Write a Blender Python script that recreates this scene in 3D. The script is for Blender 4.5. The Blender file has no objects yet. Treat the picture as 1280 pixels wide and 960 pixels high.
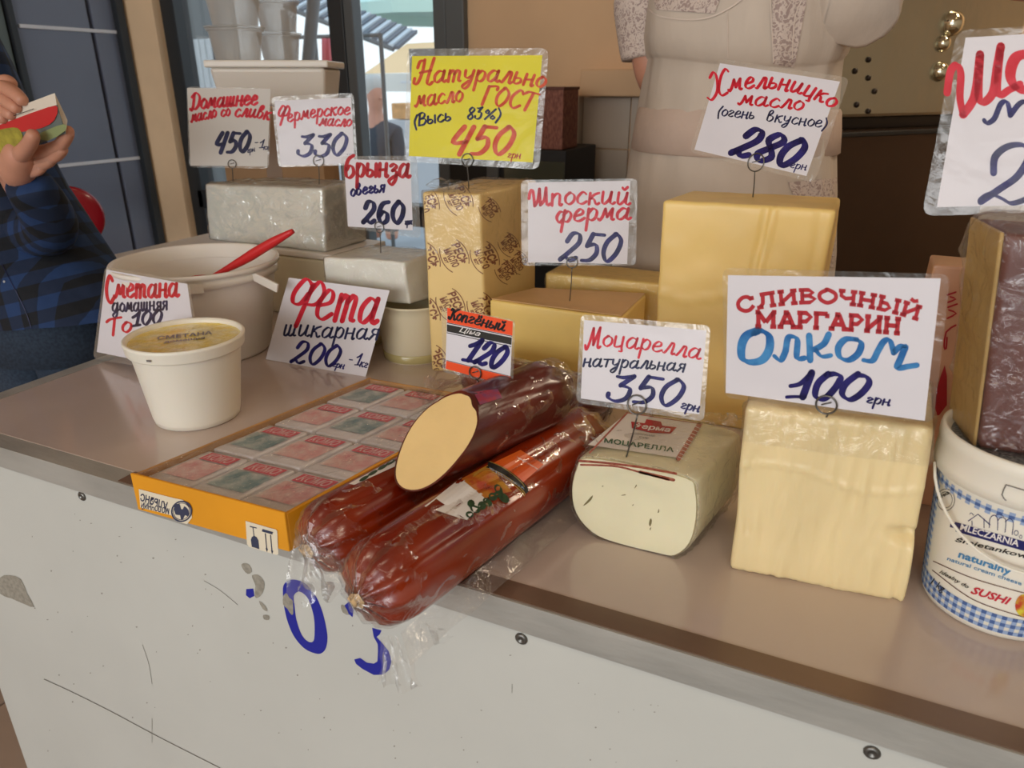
import bpy, bmesh, math, random
from mathutils import Vector, Matrix, noise
from mathutils.bvhtree import BVHTree
random.seed(7)
PI = math.pi
S = bpy.context.scene
COL = S.collection

# ------------------------------------------------------------------ camera
F = 920.0
TH = math.atan(F / 2245.0)
YAW = math.radians(24.8)
CAM = Vector((0, 0, 1.32))
cd = bpy.data.cameras.new('camera'); cam = bpy.data.objects.new('camera', cd); COL.objects.link(cam)
cd.sensor_width = 36; cd.lens = F / 1280 * 36; cd.clip_start = .02; cd.clip_end = 200
cam.location = CAM; cam.rotation_euler = (PI / 2 - TH, 0, YAW)
S.camera = cam
cd.dof.use_dof = True; cd.dof.focus_distance = .95; cd.dof.aperture_fstop = 9
# ------------------------------------------------------------------ light and exposure
S.view_settings.view_transform = 'Standard'; S.view_settings.look = 'None'
S.view_settings.gamma = 1; S.view_settings.exposure = 0.0; S.view_settings.use_curve_mapping = False
W = bpy.data.worlds.new('daylight'); S.world = W; W.use_nodes = True
wn = W.node_tree.nodes; wl = W.node_tree.links
bg = wn['Background']; bg.inputs[1].default_value = 1.9
tc = wn.new('ShaderNodeTexCoord'); sx = wn.new('ShaderNodeSeparateXYZ'); rp = wn.new('ShaderNodeValToRGB')
wl.new(tc.outputs['Generated'], sx.inputs[0]); wl.new(sx.outputs[2], rp.inputs[0]); wl.new(rp.outputs[0], bg.inputs[0])
rp.color_ramp.elements[0].color = (.62, .70, .74, 1); rp.color_ramp.elements[1].color = (.55, .72, .88, 1)
rp.color_ramp.elements[1].position = .7

def area(name, loc, target, sx_, sy_, power, col):
    l = bpy.data.lights.new(name, 'AREA'); l.shape = 'RECTANGLE'; l.size = sx_; l.size_y = sy_; l.energy = power; l.color = col
    o = bpy.data.objects.new(name, l); COL.objects.link(o); o.location = loc
    o.rotation_euler = (Vector(target) - Vector(loc)).to_track_quat('-Z', 'Y').to_euler()
    return o
area('hall_daylight', (-.6, -3.6, 1.75), (-.3, .8, .85), 3.4, 1.2, 76, (1, .965, .93))
area('hall_fill_light', (.5, -.5, 2.62), (.2, .6, .8), .9, .5, 6, (1, .84, .64))  # warm overhead fill light added, set apart from the ceiling fittings
area('stall_lamp_light', (.9, 2.3, 2.62), (.6, 2.0, .9), .5, .3, 12, (1, .82, .6))

# ------------------------------------------------------------------ photo measuring helpers
_ct, _st, _cy, _sy = math.cos(TH), math.sin(TH), math.cos(YAW), math.sin(YAW)
FW = Vector((-_sy * _ct, _cy * _ct, -_st)); RT = Vector((_cy, _sy, 0)); UP = RT.cross(FW)
def ray(px, py): return FW + RT * ((px - 640) / F) + UP * ((480 - py) / F)
def onz(px, py, z): d = ray(px, py); return CAM + d * ((z - CAM.z) / d.z)
def ony(px, py, y): d = ray(px, py); return CAM + d * ((y - CAM.y) / d.y)
def onx(px, py, x): d = ray(px, py); return CAM + d * ((x - CAM.x) / d.x)
def onplane(px, py, P, n): d = ray(px, py); return CAM + d * ((P - CAM).dot(n) / d.dot(n))
def proj(p):
    v = Vector(p) - CAM; z = v.dot(FW); return 640 + F * v.dot(RT) / z, 480 - F * v.dot(UP) / z

# ------------------------------------------------------------------ materials
MATS = {}
def srgb(r, g, b):
    f = lambda c: (c / 255 / 12.92) if c / 255 <= .04045 else ((c / 255 + .055) / 1.055) ** 2.4
    return (f(r), f(g), f(b))
def mat(name, col, rough=.5, var=0., vscale=20, bump=0., bscale=60, metal=0., coat=0., spec=.5, col2=None, sss=0., stretch=(1, 1, 1), emit=None, trans=0., bdist=.004):
    if name in MATS: return MATS[name]
    m = bpy.data.materials.new(name); m.use_nodes = True; N = m.node_tree.nodes; L = m.node_tree.links
    p = N['Principled BSDF']; c = srgb(*col) + (1,)
    p.inputs['Base Color'].default_value = c; p.inputs['Roughness'].default_value = rough
    p.inputs['Metallic'].default_value = metal; p.inputs['Specular IOR Level'].default_value = spec
    p.inputs['Coat Weight'].default_value = coat; p.inputs['Coat Roughness'].default_value = .12
    if trans: p.inputs['Transmission Weight'].default_value = trans
    if sss:
        p.inputs['Subsurface Weight'].default_value = sss; p.inputs['Subsurface Radius'].default_value = (.02, .012, .006); p.inputs['Subsurface Scale'].default_value = .6
    if emit:
        p.inputs['Emission Color'].default_value = srgb(*emit[0]) + (1,); p.inputs['Emission Strength'].default_value = emit[1]
    if var or bump or col2:
        t = N.new('ShaderNodeTexCoord'); mp = N.new('ShaderNodeMapping'); L.new(t.outputs['Object'], mp.inputs[0]); mp.inputs['Scale'].default_value = stretch
    if var or col2:
        n = N.new('ShaderNodeTexNoise'); n.inputs['Scale'].default_value = vscale; n.inputs['Detail'].default_value = 5; L.new(mp.outputs[0], n.inputs[0])
        r = N.new('ShaderNodeValToRGB'); L.new(n.outputs[0], r.inputs[0]); L.new(r.outputs[0], p.inputs['Base Color'])
        a, b = r.color_ramp.elements; a.position = .35; b.position = .65
        if col2: a.color = c; b.color = srgb(*col2) + (1,)
        else:
            a.color = tuple(x * (1 - var) for x in c[:3]) + (1,); b.color = tuple(min(1, x * (1 + var * .6)) for x in c[:3]) + (1,)
    if bump:
        n2 = N.new('ShaderNodeTexNoise'); n2.inputs['Scale'].default_value = bscale; n2.inputs['Detail'].default_value = 6; L.new(mp.outputs[0], n2.inputs[0])
        bp = N.new('ShaderNodeBump'); bp.inputs['Strength'].default_value = bump; bp.inputs['Distance'].default_value = bdist
        L.new(n2.outputs[0], bp.inputs['Height']); L.new(bp.outputs[0], p.inputs['Normal'])
    MATS[name] = m; return m
def film(name, rough=.08, gloss=.12, haze=.04, bump=.6, bscale=30, stretch=(1, 1, 1), col=(235, 232, 225), tint=(1, 1, 1), fres=.45, transl=False):
    if name in MATS: return MATS[name]
    m = bpy.data.materials.new(name); m.use_nodes = True; N = m.node_tree.nodes; L = m.node_tree.links
    N.remove(N['Principled BSDF']); out = N['Material Output']
    tr = N.new('ShaderNodeBsdfTransparent'); tr.inputs[0].default_value = tint + (1,)
    gl = N.new('ShaderNodeBsdfGlossy'); gl.inputs['Roughness'].default_value = rough
    df = N.new('ShaderNodeBsdfDiffuse'); df.inputs[0].default_value = srgb(*col) + (1,)
    if transl:
        tl = N.new('ShaderNodeBsdfTranslucent'); tl.inputs[0].default_value = srgb(*col) + (1,); mx = N.new('ShaderNodeMixShader'); mx.inputs[0].default_value = .55
        L.new(df.outputs[0], mx.inputs[1]); L.new(tl.outputs[0], mx.inputs[2]); df = mx
    m1 = N.new('ShaderNodeMixShader'); m1.inputs[0].default_value = haze; L.new(tr.outputs[0], m1.inputs[1]); L.new(df.outputs[0], m1.inputs[2])
    lw = N.new('ShaderNodeLayerWeight'); lw.inputs[0].default_value = .3
    ma = N.new('ShaderNodeMath'); ma.operation = 'MULTIPLY_ADD'; ma.inputs[1].default_value = fres; ma.inputs[2].default_value = gloss; ma.use_clamp = True
    L.new(lw.outputs['Fresnel'], ma.inputs[0])
    m2 = N.new('ShaderNodeMixShader'); L.new(ma.outputs[0], m2.inputs[0]); L.new(m1.outputs[0], m2.inputs[1]); L.new(gl.outputs[0], m2.inputs[2]); L.new(m2.outputs[0], out.inputs[0])
    if bump:
        t = N.new('ShaderNodeTexCoord'); mp = N.new('ShaderNodeMapping'); L.new(t.outputs['Object'], mp.inputs[0]); mp.inputs['Scale'].default_value = stretch
        n2 = N.new('ShaderNodeTexNoise'); n2.inputs['Scale'].default_value = bscale; n2.inputs['Detail'].default_value = 4; n2.inputs['Distortion'].default_value = 1.5; L.new(mp.outputs[0], n2.inputs[0])
        bp = N.new('ShaderNodeBump'); bp.inputs['Strength'].default_value = bump; bp.inputs['Distance'].default_value = .006
        L.new(n2.outputs[0], bp.inputs['Height']); L.new(bp.outputs[0], gl.inputs['Normal']); L.new(bp.outputs[0], lw.inputs['Normal'])
    MATS[name] = m; return m
def ink(name, col, col2):
    return mat(name, col, rough=.45, col2=col2, vscale=60, spec=.3)

M_sleeve = film('laminate', rough=.14, gloss=.008, haze=.0, bump=.3, bscale=18, fres=.10)
M_margin = film('laminate_margin', rough=.2, gloss=.10, haze=.13, bump=.6, bscale=30, col=(222, 220, 212))
M_cling = film('cling_film', rough=.10, gloss=.05, haze=.015, bump=1.0, bscale=45, fres=.35)
M_bag = film('vacuum_bag', rough=.09, gloss=.035, haze=.012, bump=.9, bscale=30, col=(225, 200, 195), fres=.26)
M_tail = film('bag_end', rough=.09, gloss=.07, haze=.07, bump=.8, bscale=30, col=(230, 222, 216), fres=.4)
M_shrink = film('shrink_film', rough=.12, gloss=.10, haze=.05, bump=1.0, bscale=42, fres=.22, stretch=(2.2, .6, 1), col=(235, 225, 222))
M_clearm = film('clear_margin', rough=.2, gloss=.06, haze=.05, bump=.6, bscale=30, fres=.3, col=(200, 196, 186))
M_glass = film('window_glass', rough=.02, gloss=.05, haze=.02, bump=0)
M_cloudy = film('cloudy_plastic', rough=.3, gloss=.05, haze=.34, bump=.1, col=(240, 240, 238), fres=.25, transl=True)
M_red = ink('red_ink', (198, 10, 36), (214, 40, 62))
M_orangeink = ink('rust_ink', (196, 60, 18), (214, 92, 60))
M_blue = ink('blue_ink', (18, 12, 72), (38, 32, 112))
M_navy = ink('navy_ink', (16, 18, 52), (40, 44, 88))
M_black = ink('black_ink', (14, 14, 18), (34, 34, 38))
M_sky = ink('sky_ink', (22, 92, 160), (70, 140, 196))
M_crim = mat('crimson_print', (178, 20, 36), .5)
M_paper = mat('card_paper', (222, 218, 224), .6, var=.03, vscale=8)
M_yellowp = mat('yellow_paper', (226, 214, 48), .6, var=.04, vscale=12)
M_wire = mat('steel_wire', (110, 108, 104), .3, metal=.9)
M_cheese = mat('yellow_cheese', (242, 208, 122), .42, var=.05, vscale=14, bump=.12, bscale=35, sss=.15)
M_big = mat('butter_yellow', (240, 206, 128), .38, var=.06, vscale=9, bump=.22, bscale=22, sss=.15)
M_marg = mat('margarine_cream', (234, 212, 162), .36, var=.05, vscale=10, bump=.5, bscale=14, stretch=(2.5, 2.5, .5), sss=.15)
M_moz = mat('mozzarella_white', (230, 222, 188), .38, var=.04, vscale=14, bump=.15, bscale=40, sss=.2)
M_brynza = mat('brynza_white', (236, 232, 220), .5, var=.03, vscale=30, bump=.3, bscale=50, sss=.15)
M_cutch = mat('cut_cheese', (238, 204, 142), .45, var=.035, vscale=22, bump=.1, bscale=70, sss=.15)
M_rind = mat('smoked_rind', (112, 24, 6), .25, col2=(158, 54, 12), vscale=12, stretch=(1, .35, 1), bump=.2, bscale=30, coat=.3)
M_rind2 = mat('smoked_rind_dark', (74, 22, 16), .32, col2=(108, 36, 24), vscale=18, stretch=(1, .35, 1), bump=.4, bscale=60, coat=.4)
M_plast = mat('white_plastic', (232, 224, 214), .38, var=.015, vscale=5, sss=.1)
M_plast2 = mat('ivory_plastic', (236, 230, 216), .4, sss=.1)
M_milky = mat('milky_plastic', (226, 214, 184), .35, sss=.1)
M_alum = mat('worn_aluminium', (176, 174, 168), .38, metal=.3, var=.16, vscale=18, bump=.2, bscale=120, stretch=(.3, 1, 1))
M_panel = mat('panel_white', (198, 198, 192), .42, var=.035, vscale=4, bump=.03, bscale=12)
M_counter = mat('counter_laminate', (194, 176, 166), .2, var=.05, vscale=3, bump=.04, bscale=10, coat=.6)
M_beige = mat('beige_paint', (222, 184, 144), .7, var=.05, vscale=3, bump=.06, bscale=60)
M_steel = mat('brushed_steel', (188, 184, 168), .24, metal=.95, var=.05, vscale=5, bump=.5, bscale=3, bdist=.012)
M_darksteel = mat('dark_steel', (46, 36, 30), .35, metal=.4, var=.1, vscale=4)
M_frame = mat('grey_frame', (92, 96, 98), .5)
M_darkf = mat('dark_frame', (44, 48, 52), .45)
M_skin = mat('skin', (196, 140, 116), .5, var=.06, vscale=30, sss=.2)
M_black2 = mat('black_matte', (24, 22, 22), .6)

# ------------------------------------------------------------------ object helpers
def setp(o, label=None, cat=None, group=None, kind=None):
    if label: o['label'] = label
    if cat: o['category'] = cat
    if group: o['group'] = group
    if kind: o['kind'] = kind
    return o
def thing(name, loc, label, cat, group=None):
    o = bpy.data.objects.new(name, None); o.empty_display_size = .02; COL.objects.link(o); o.location = loc
    return setp(o, label, cat, group)
def rootloc(p):
    v = Vector((0, 0, 0))
    while p: v += p.location; p = p.parent
    return v
def mk(name, data, m, parent=None, label=None, cat=None, group=None, kind=None, smooth=False, base=None):
    """data: bmesh or (verts, faces) in world coordinates"""
    me = bpy.data.meshes.new(name)
    if isinstance(data, bmesh.types.BMesh): data.to_mesh(me); data.free()
    else: me.from_pydata([tuple(v) for v in data[0]], [], data[1])
    off = rootloc(parent) if parent else (Vector(base) if base is not None else None)
    if parent is None and off is None:
        n = len(me.vertices); xs = [v.co for v in me.vertices]
        off = Vector((sum(v.x for v in xs) / n, sum(v.y for v in xs) / n, min(v.z for v in xs)))
    me.transform(Matrix.Translation(-off))
    if isinstance(m, (list, tuple)):
        for q in m: me.materials.append(q)
    else: me.materials.append(m)
    if smooth: me.polygons.foreach_set('use_smooth', [True] * len(me.polygons))
    me.update()
    o = bpy.data.objects.new(name, me); COL.objects.link(o)
    if parent: o.parent = parent
    else: o.location = off
    return setp(o, label, cat, group, kind)
def bmjoin(*bms):
    r = bmesh.new()
    for b in bms:
        t = bpy.data.meshes.new('t'); b.to_mesh(t); b.free(); r.from_mesh(t); bpy.data.meshes.remove(t)
    return r
def hexa(bot, top, bev=.003, seg=2, cuts=0, amp=0, nsc=20, seed=0.):
    """six-sided block from 4 bottom and 4 top corners (counterclockwise)"""
    bm = bmesh.new(); v = [bm.verts.new(Vector(p)) for p in list(bot) + list(top)]
    for f in ((3, 2, 1, 0), (4, 5, 6, 7), (0, 1, 5, 4), (1, 2, 6, 5), (2, 3, 7, 6), (3, 0, 4, 7)): bm.faces.new([v[i] for i in f])
    if bev: bmesh.ops.bevel(bm, geom=bm.edges[:], offset=bev, segments=seg, affect='EDGES', profile=.6)
    if cuts:
        L = [e for e in bm.edges if e.calc_length() > bev * 6]
        bmesh.ops.subdivide_edges(bm, edges=L, cuts=cuts, use_grid_fill=True)
        bmesh.ops.recalc_face_normals(bm, faces=bm.faces[:])
    if amp:
        bm.normal_update()
        for q in bm.verts:
            n = noise.noise_vector((q.co + Vector((seed, seed * .7, 0))) * nsc); q.co += n * amp
    return bm
def box(c, s, bev=.002, yaw=0, seg=2, **k):
    c = Vector(c); R = Matrix.Rotation(yaw, 3, 'Z'); x, y, z = s[0] / 2, s[1] / 2, s[2] / 2
    q = [(-x, -y), (x, -y), (x, y), (-x, y)]
    return hexa([c + R @ Vector((a, b, -z)) for a, b in q], [c + R @ Vector((a, b, z)) for a, b in q], bev, seg, **k)
def prism(poly, z0, z1, **k): return hexa([(p[0], p[1], z0) for p in poly], [(p[0], p[1], z1) for p in poly], **k)
def lathe(prof, c, n=48, cap=True, ang=None):
    """profile [(r,z)] about vertical axis at c"""
    V = []; Fa = []; c = Vector(c)
    for r, z in prof:
        for i in range(n): a = 2 * PI * i / n; V.append(c + Vector((r * math.cos(a), r * math.sin(a), z)))
    for j in range(len(prof) - 1):
        for i in range(n): k = (i + 1) % n; Fa.append((j * n + i, j * n + k, (j + 1) * n + k, (j + 1) * n + i))
    if cap:
        if prof[0][0] > 1e-4: Fa.append(tuple(range(n - 1, -1, -1)))
        if prof[-1][0] > 1e-4: b = (len(prof) - 1) * n; Fa.append(tuple(range(b, b + n)))
    return V, Fa
def catmull(P, sub=6, closed=False):
    P = [Vector(p) for p in P]
    if len(P) < 3: return P
    out = []; n = len(P)
    for i in range(n if closed else n - 1):
        g = (lambda k: P[k % n]) if closed else (lambda k: P[max(0, min(n - 1, k))])
        a, b, c, d = g(i - 1), g(i), g(i + 1), g(i + 2)
        for s in range(sub):
            t = s / sub
            out.append(.5 * ((2 * b) + (c - a) * t + (2 * a - 5 * b + 4 * c - d) * t * t + (3 * b - 3 * c + d - a) * t ** 3))
    if not closed: out.append(P[-1])
    return out
def tube(P, r, n=8, sub=4, radii=None, closed=False):
    Q = catmull(P, sub, closed) if sub > 1 else [Vector(p) for p in P]
    m = len(Q); V = []; Fa = []; prev = None
    for i, q in enumerate(Q):
        t = (Q[(i + 1) % m] - Q[i - 1]) if closed else (Q[min(m - 1, i + 1)] - Q[max(0, i - 1)])
        t.normalize()
        if prev is None: u = t.orthogonal().normalized()
        else: u = (prev - t * prev.dot(t)).normalized()
        prev = u; w = t.cross(u)
        rr = r if radii is None else radii[min(len(radii) - 1, int(i / max(1, m - 1) * (len(radii) - 1) + .5))] if sub <= 1 else (r if radii is None else lerpl(radii, i / max(1, m - 1)))
        for k in range(n): a = 2 * PI * k / n; V.append(q + (u * math.cos(a) + w * math.sin(a)) * rr)
    for i in range(m if closed else m - 1):
        j = (i + 1) % m
        for k in range(n): Fa.append((i * n + k, i * n + (k + 1) % n, j * n + (k + 1) % n, j * n + k))
    if not closed: Fa.append(tuple(range(n - 1, -1, -1))); Fa.append(tuple(range((m - 1) * n, m * n)))
    return V, Fa
def lerpl(L, t):
    x = t * (len(L) - 1); i = min(int(x), len(L) - 2); f = x - i; return L[i] * (1 - f) + L[i + 1] * f
def join(*parts):
    V = []; Fa = []
    for v, f in parts:
        b = len(V); V += list(v); Fa += [tuple(i + b for i in q) for q in f]
    return V, Fa
def loft(secs, n=40, cap=True):
    """secs: (center, rx, ry, power) horizontal rings"""
    V = []; Fa = []
    for c, rx, ry, *_ in secs:
        for i in range(n):
            a = 2 * PI * i / n; V.append(Vector((c[0] + rx * math.cos(a), c[1] + ry * math.sin(a), c[2])))
    for j in range(len(secs) - 1):
        for i in range(n): k = (i + 1) % n; Fa.append((j * n + i, j * n + k, (j + 1) * n + k, (j + 1) * n + i))
    if cap: Fa.append(tuple(range(n - 1, -1, -1))); b = (len(secs) - 1) * n; Fa.append(tuple(range(b, b + n)))
    return V, Fa
def solid(data, th):
    bm = bmesh.new(); vs = [bm.verts.new(v) for v in data[0]]
    for f in data[1]:
        try: bm.faces.new([vs[i] for i in f])
        except ValueError: pass
    bm.normal_update(); bmesh.ops.recalc_face_normals(bm, faces=bm.faces[:])
    bmesh.ops.solidify(bm, geom=bm.faces[:], thickness=th); return bm
def bvh(o):
    dg = bpy.context.evaluated_depsgraph_get(); e = o.evaluated_get(dg); me = e.to_mesh(); M = o.matrix_world.copy()
    l = rootloc(o); V = [v.co + l for v in me.vertices]; Fa = [tuple(p.vertices) for p in me.polygons]
    e.to_mesh_clear(); return BVHTree.FromPolygons(V, Fa)
def planeproj(P, n, off=0.):
    n = n.normalized()
    if n.dot(CAM - P) < 0: n = -n
    return lambda x, y, e=0.: onplane(x, y, P + n * (off + e), n)
def surfproj(tree, off=.0006):
    def f(x, y, e=0.):
        d = ray(x, y).normalized(); h = tree.ray_cast(CAM, d)
        if h[0] is None: return None
        return h[0] - d * (off + e)
    return f
def mapped(px, pr, e=0.):
    V = []; ok = []
    for p in px[0]:
        q = pr(p[0], p[1], e); ok.append(q is not None); V.append(q if q is not None else Vector((0, 0, 0)))
    Fa = [f for f in px[1] if all(ok[i] for i in f)]
    used = sorted({i for f in Fa for i in f}); ix = {u: k for k, u in enumerate(used)}
    return [V[u] for u in used], [tuple(ix[i] for i in f) for f in Fa]
def skinfilm(o, gap, amp, sc, m, parent, name='film', zmin=None, cuts=1, seed=0, spike=0., **k):
    """clear wrap following a block, pushed outward only"""
    bm = bmesh.new(); bm.from_mesh(o.data); l = rootloc(o); bmesh.ops.translate(bm, verts=bm.verts[:], vec=l)
    if zmin is not None:
        bmesh.ops.delete(bm, geom=[f for f in bm.faces if f.calc_center_median().z < zmin], context='FACES')
    if cuts: bmesh.ops.subdivide_edges(bm, edges=bm.edges[:], cuts=cuts, use_grid_fill=True)
    bm.normal_update(); sv = Vector((seed, seed * 1.3, 0))
    for v in bm.verts:
        r1 = abs(noise.noise(v.co * sc + sv)); r2 = 1 - abs(noise.noise(v.co * sc * .6 - sv)) * 2.2
        v.co += v.normal * (gap + amp * r1 + spike * max(0, r2) ** 6)
        v.co.z = max(v.co.z, l.z + .0006)
    return mk(name, bm, m, parent, smooth=True, **k)
# flat patches in measured coordinates
def patch(c4, n=1, m=1):
    a, b, c, d = [Vector(p) for p in c4]; V = []; Fa = []   # TL TR BR BL
    for j in range(m + 1):
        for i in range(n + 1):
            s, t = i / n, j / m; V.append((a * (1 - s) + b * s) * (1 - t) + (d * (1 - s) + c * s) * t)
    for j in range(m):
        for i in range(n): k = j * (n + 1) + i; Fa.append((k, k + n + 1, k + n + 2, k + 1))
    return V, Fa
def ellipse(cx, cy, rx, ry, n=24, rot=0., r0=0.):
    V = []; Fa = []
    for i in range(n):
        a = 2 * PI * i / n; x, y = math.cos(a) * rx, math.sin(a) * ry
        for s in ((1.,) if r0 == 0 else (1., r0)): V.append(Vector((cx + s * (x * math.cos(rot) - y * math.sin(rot)), cy + s * (x * math.sin(rot) + y * math.cos(rot)))))
    if r0 == 0: return V, [tuple(range(n))]
    return V, [(2 * i, 2 * i + 1, (2 * i + 3) % (2 * n), (2 * i + 2) % (2 * n)) for i in range(n)]
def polyfill(P, smooth=3, dense=0):
    Q = catmull([Vector((p[0], p[1])) for p in P], smooth, True) if smooth > 1 else [Vector((p[0], p[1])) for p in P]
    from mathutils.geometry import tessellate_polygon
    T = tessellate_polygon([[Vector((q.x, q.y, 0)) for q in Q]])
    return Q, [tuple(t) for t in T]
def stroke(P, w, sub=6, pen=None, taper=True):
    Q = [Vector((p[0], p[1])) for p in P]
    Q = catmull(Q, sub)
    if len(Q) == 2: Q = [Q[0], (Q[0] + Q[1]) / 2, Q[1]]
    m = len(Q); V = []; Fa = []
    hw = []
    for i, q in enumerate(Q):
        t = Q[min(m - 1, i + 1)] - Q[max(0, i - 1)]
        if t.length < 1e-6: t = Vector((1, 0))
        t.normalize(); n = Vector((-t.y, t.x))
        k = w / 2
        if pen is not None: k *= .50 + .62 * abs(t.x * math.sin(pen) - t.y * math.cos(pen))
        hw.append(k); V += [q + n * k, q - n * k]
    for i in range(m - 1): Fa.append((2 * i, 2 * i + 1, 2 * i + 3, 2 * i + 2))
    if pen is not None or taper:
        for e, s in ((0, -1), (m - 1, 1)):
            t = (Q[1] - Q[0]) if e == 0 else (Q[-1] - Q[-2])
            t = t.normalized() * s if t.length > 1e-6 else Vector((s, 0)); n = Vector((-t.y, t.x)); b = len(V)
            for k in range(5): a = -PI / 2 + PI * k / 4; V.append(Q[e] + (t * math.cos(a) + n * math.sin(a)) * hw[e])
            Fa.append(tuple(range(b, b + 5)))
    return V, Fa

# ------------------------------------------------------------------ handwriting
G = {}
def g(ch, adv, s): G[ch] = (adv, [[tuple(map(float, p.split(','))) for p in st.split()] for st in s.split('|')])
g('а', 1.1, '.75,.85 .4,1 .1,.6 .15,.12 .4,.02 .7,.4 .78,1|.78,1 .74,.25 .85,0 1.05,.12')
g('б', 1.0, '.8,1.7 .35,1.45 .1,.8 .15,.15 .45,0 .78,.3 .7,.8 .4,.9 .15,.6')
g('в', .95, '.1,.5 .15,1.4 .4,1.65 .5,1.3 .2,.85|.2,.85 .6,.75 .7,.35 .45,0 .15,.1 .1,.5')
g('г', .8, '.1,.8 .35,1 .62,.78 .35,.5 .12,.15 .4,.0 .65,.12')
g('д', 1.1, '.75,.85 .4,1 .1,.6 .15,.15 .4,.05 .7,.4 .8,1|.8,1 .75,-.3 .45,-.7 .15,-.4 .6,.0 1,.2')
g('е', .9, '.12,.45 .6,.6 .62,.9 .38,1 .12,.6 .15,.15 .45,0 .8,.22')
g('з', .85, '.1,.85 .4,1 .62,.8 .3,.5|.3,.5 .65,.4 .62,-.2 .3,-.6 .05,-.3 .4,.0 .8,.2')
g('и', 1.1, '.1,1 .12,.2 .3,0 .6,.4 .7,1|.7,1 .68,.2 .85,0 1.02,.12')
g('й', 1.1, '.1,1 .12,.2 .3,0 .6,.4 .7,1|.7,1 .68,.2 .85,0 1.02,.12|.3,1.45 .45,1.25 .65,1.5')
g('ё', .9, '.12,.45 .6,.6 .62,.9 .38,1 .12,.6 .15,.15 .45,0 .8,.22|.25,1.4 .28,1.2|.55,1.45 .58,1.25')
g('к', .9, '.1,1 .1,0|.72,1 .4,.85 .14,.5|.14,.5 .4,.45 .6,0 .8,.1')
g('л', .95, '0,.05 .15,.02 .35,.5 .5,1|.5,1 .7,.95 .7,0 .9,.08')
g('м', 1.15, '-.05,.15 .05,.0 .22,.3 .35,1|.35,1 .55,.3|.55,.3 .85,1|.85,1 .87,.1 1.05,.05')
g('н', .95, '.1,1 .1,0|.68,1 .68,0 .85,.05|.1,.5 .68,.55')
g('о', .85, '.4,1 .12,.7 .12,.25 .4,0 .7,.3 .7,.75 .4,1 .3,.95')
g('п', .95, '.1,1 .12,0|.12,.6 .35,.98 .62,.9 .65,0 .82,.05')
g('р', .9, '.12,1 .12,-.85|.12,.6 .4,1 .7,.75 .65,.2 .4,0 .14,.2')
g('с', .85, '.7,.8 .45,1 .12,.6 .15,.15 .45,0 .75,.2')
g('т', 1.2, '.1,1 .1,0|.1,.7 .3,1 .48,.85 .48,0|.48,.7 .7,1 .88,.85 .88,.1 1.05,.05')
g('t', .85, '.0,.95 .8,.97|.4,.95 .36,0')
g('у', .95, '.1,1 .15,.45 .4,.3 .65,.5|.75,1 .6,-.3 .3,-.7 .1,-.45 .5,0')
g('ф', 1.2, '.58,1.1 .48,-.8|.52,.9 .25,1 .06,.5 .28,.02 .5,.3|.52,.7 .82,1 1.05,.6 .85,.05 .52,.2')
g('ц', .95, '.1,1 .12,.1 .35,0 .65,.15|.68,1 .68,.0 .75,-.35 .55,-.4')
g('ч', .8, '.1,.8 .35,1 .62,.78 .35,.5 .12,.15 .4,.0 .65,.12')
g('ш', 1.25, '.1,1 .12,.1 .3,0 .5,.3|.5,1 .5,.12 .7,0 .9,.3|.9,1 .9,.1 1.1,.05')
g('ь', .8, '.12,1 .1,.15 .35,0 .62,.2 .52,.5 .14,.5')
g('ы', 1.1, '.12,1 .1,.15 .35,0 .6,.2 .5,.5 .14,.5|.88,1 .88,0')
g('я', .9, '.7,1 .7,0|.7,.95 .35,1 .2,.75 .4,.5 .7,.5|.4,.5 .1,0')
g('Х', 1.25, '0,1.35 .2,1.65 .42,1.3 .5,.4 .2,-.1 -.1,.1|1.15,1.5 .95,1.7 .7,1.3 .6,.5 .8,.05 1.15,.15')
g('Д', 1.2, '.3,1.6 .3,.3 .1,-.1 -.05,.1|.05,1.35 .5,1.75 1,1.25 .95,.4 .6,0 .25,.15')
g('Ф', 1.3, '.6,.9 .7,1.4 .4,1.7 .1,1.15 .12,.7 .4,.65 .62,1.1|.72,1.5 .45,-.3|.68,1.2 .95,1.65 1.2,1.2 1,.7 .62,.65')
g('Н', 1.25, '.0,.5 .0,.15 .25,.2 .45,.9 .5,1.7|.1,1.2 .2,1.6 .45,1.65|1.1,1.75 .85,.3 1.0,0 1.2,.15|.3,.85 1,.95')
g('Г', 1.0, '.1,0 .25,1.65|.2,1.62 .9,1.7 .95,1.4')
g('О', 1.1, '.5,1.7 .12,1.1 .12,.4 .45,0 .85,.5 .92,1.2 .55,1.7 .4,1.65')
g('С', 1.0, '.9,1.35 .6,1.7 .15,1.1 .15,.4 .5,0 .95,.3')
g('Т', 1.1, '.0,1.5 .3,1.68 1.1,1.6|.6,1.62 .45,0')
g('В', 1.0, '.1,0 .22,1.6|.05,1.5 .5,1.7 .75,1.4 .6,1 .25,.85|.25,.85 .72,.8 .85,.4 .6,.02 .1,.0')
g('Ш', 1.5, '-.05,.8 .05,1.35 .25,1.5 .3,.1|.3,.1 .55,.6 .72,1.6|.72,1.6 .7,.15|.7,.15 1.0,.6 1.18,1.65|1.18,1.65 1.15,.15 1.4,.2')
g('К', 1.15, '0,1.4 .12,1.65 .35,1.4 .35,.1 .1,0 0,.3|1.05,1.65 .7,1.4 .4,.85|.4,.85 .7,.7 .9,0 1.1,.1')
g('М', 1.3, '0,.35 .1,-.05 .3,.4 .55,1.7|.55,1.7 .65,.3|.65,.3 1.08,1.7|1.08,1.7 1.02,.1 1.25,.1')
g('0', .72, '.35,1 .1,.7 .08,.3 .3,0 .55,.3 .6,.75 .38,1 .3,.98')
g('1', .72, '.1,.65 .35,.8 .52,1|.52,1 .42,.05|.12,.02 .65,.05')
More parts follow.
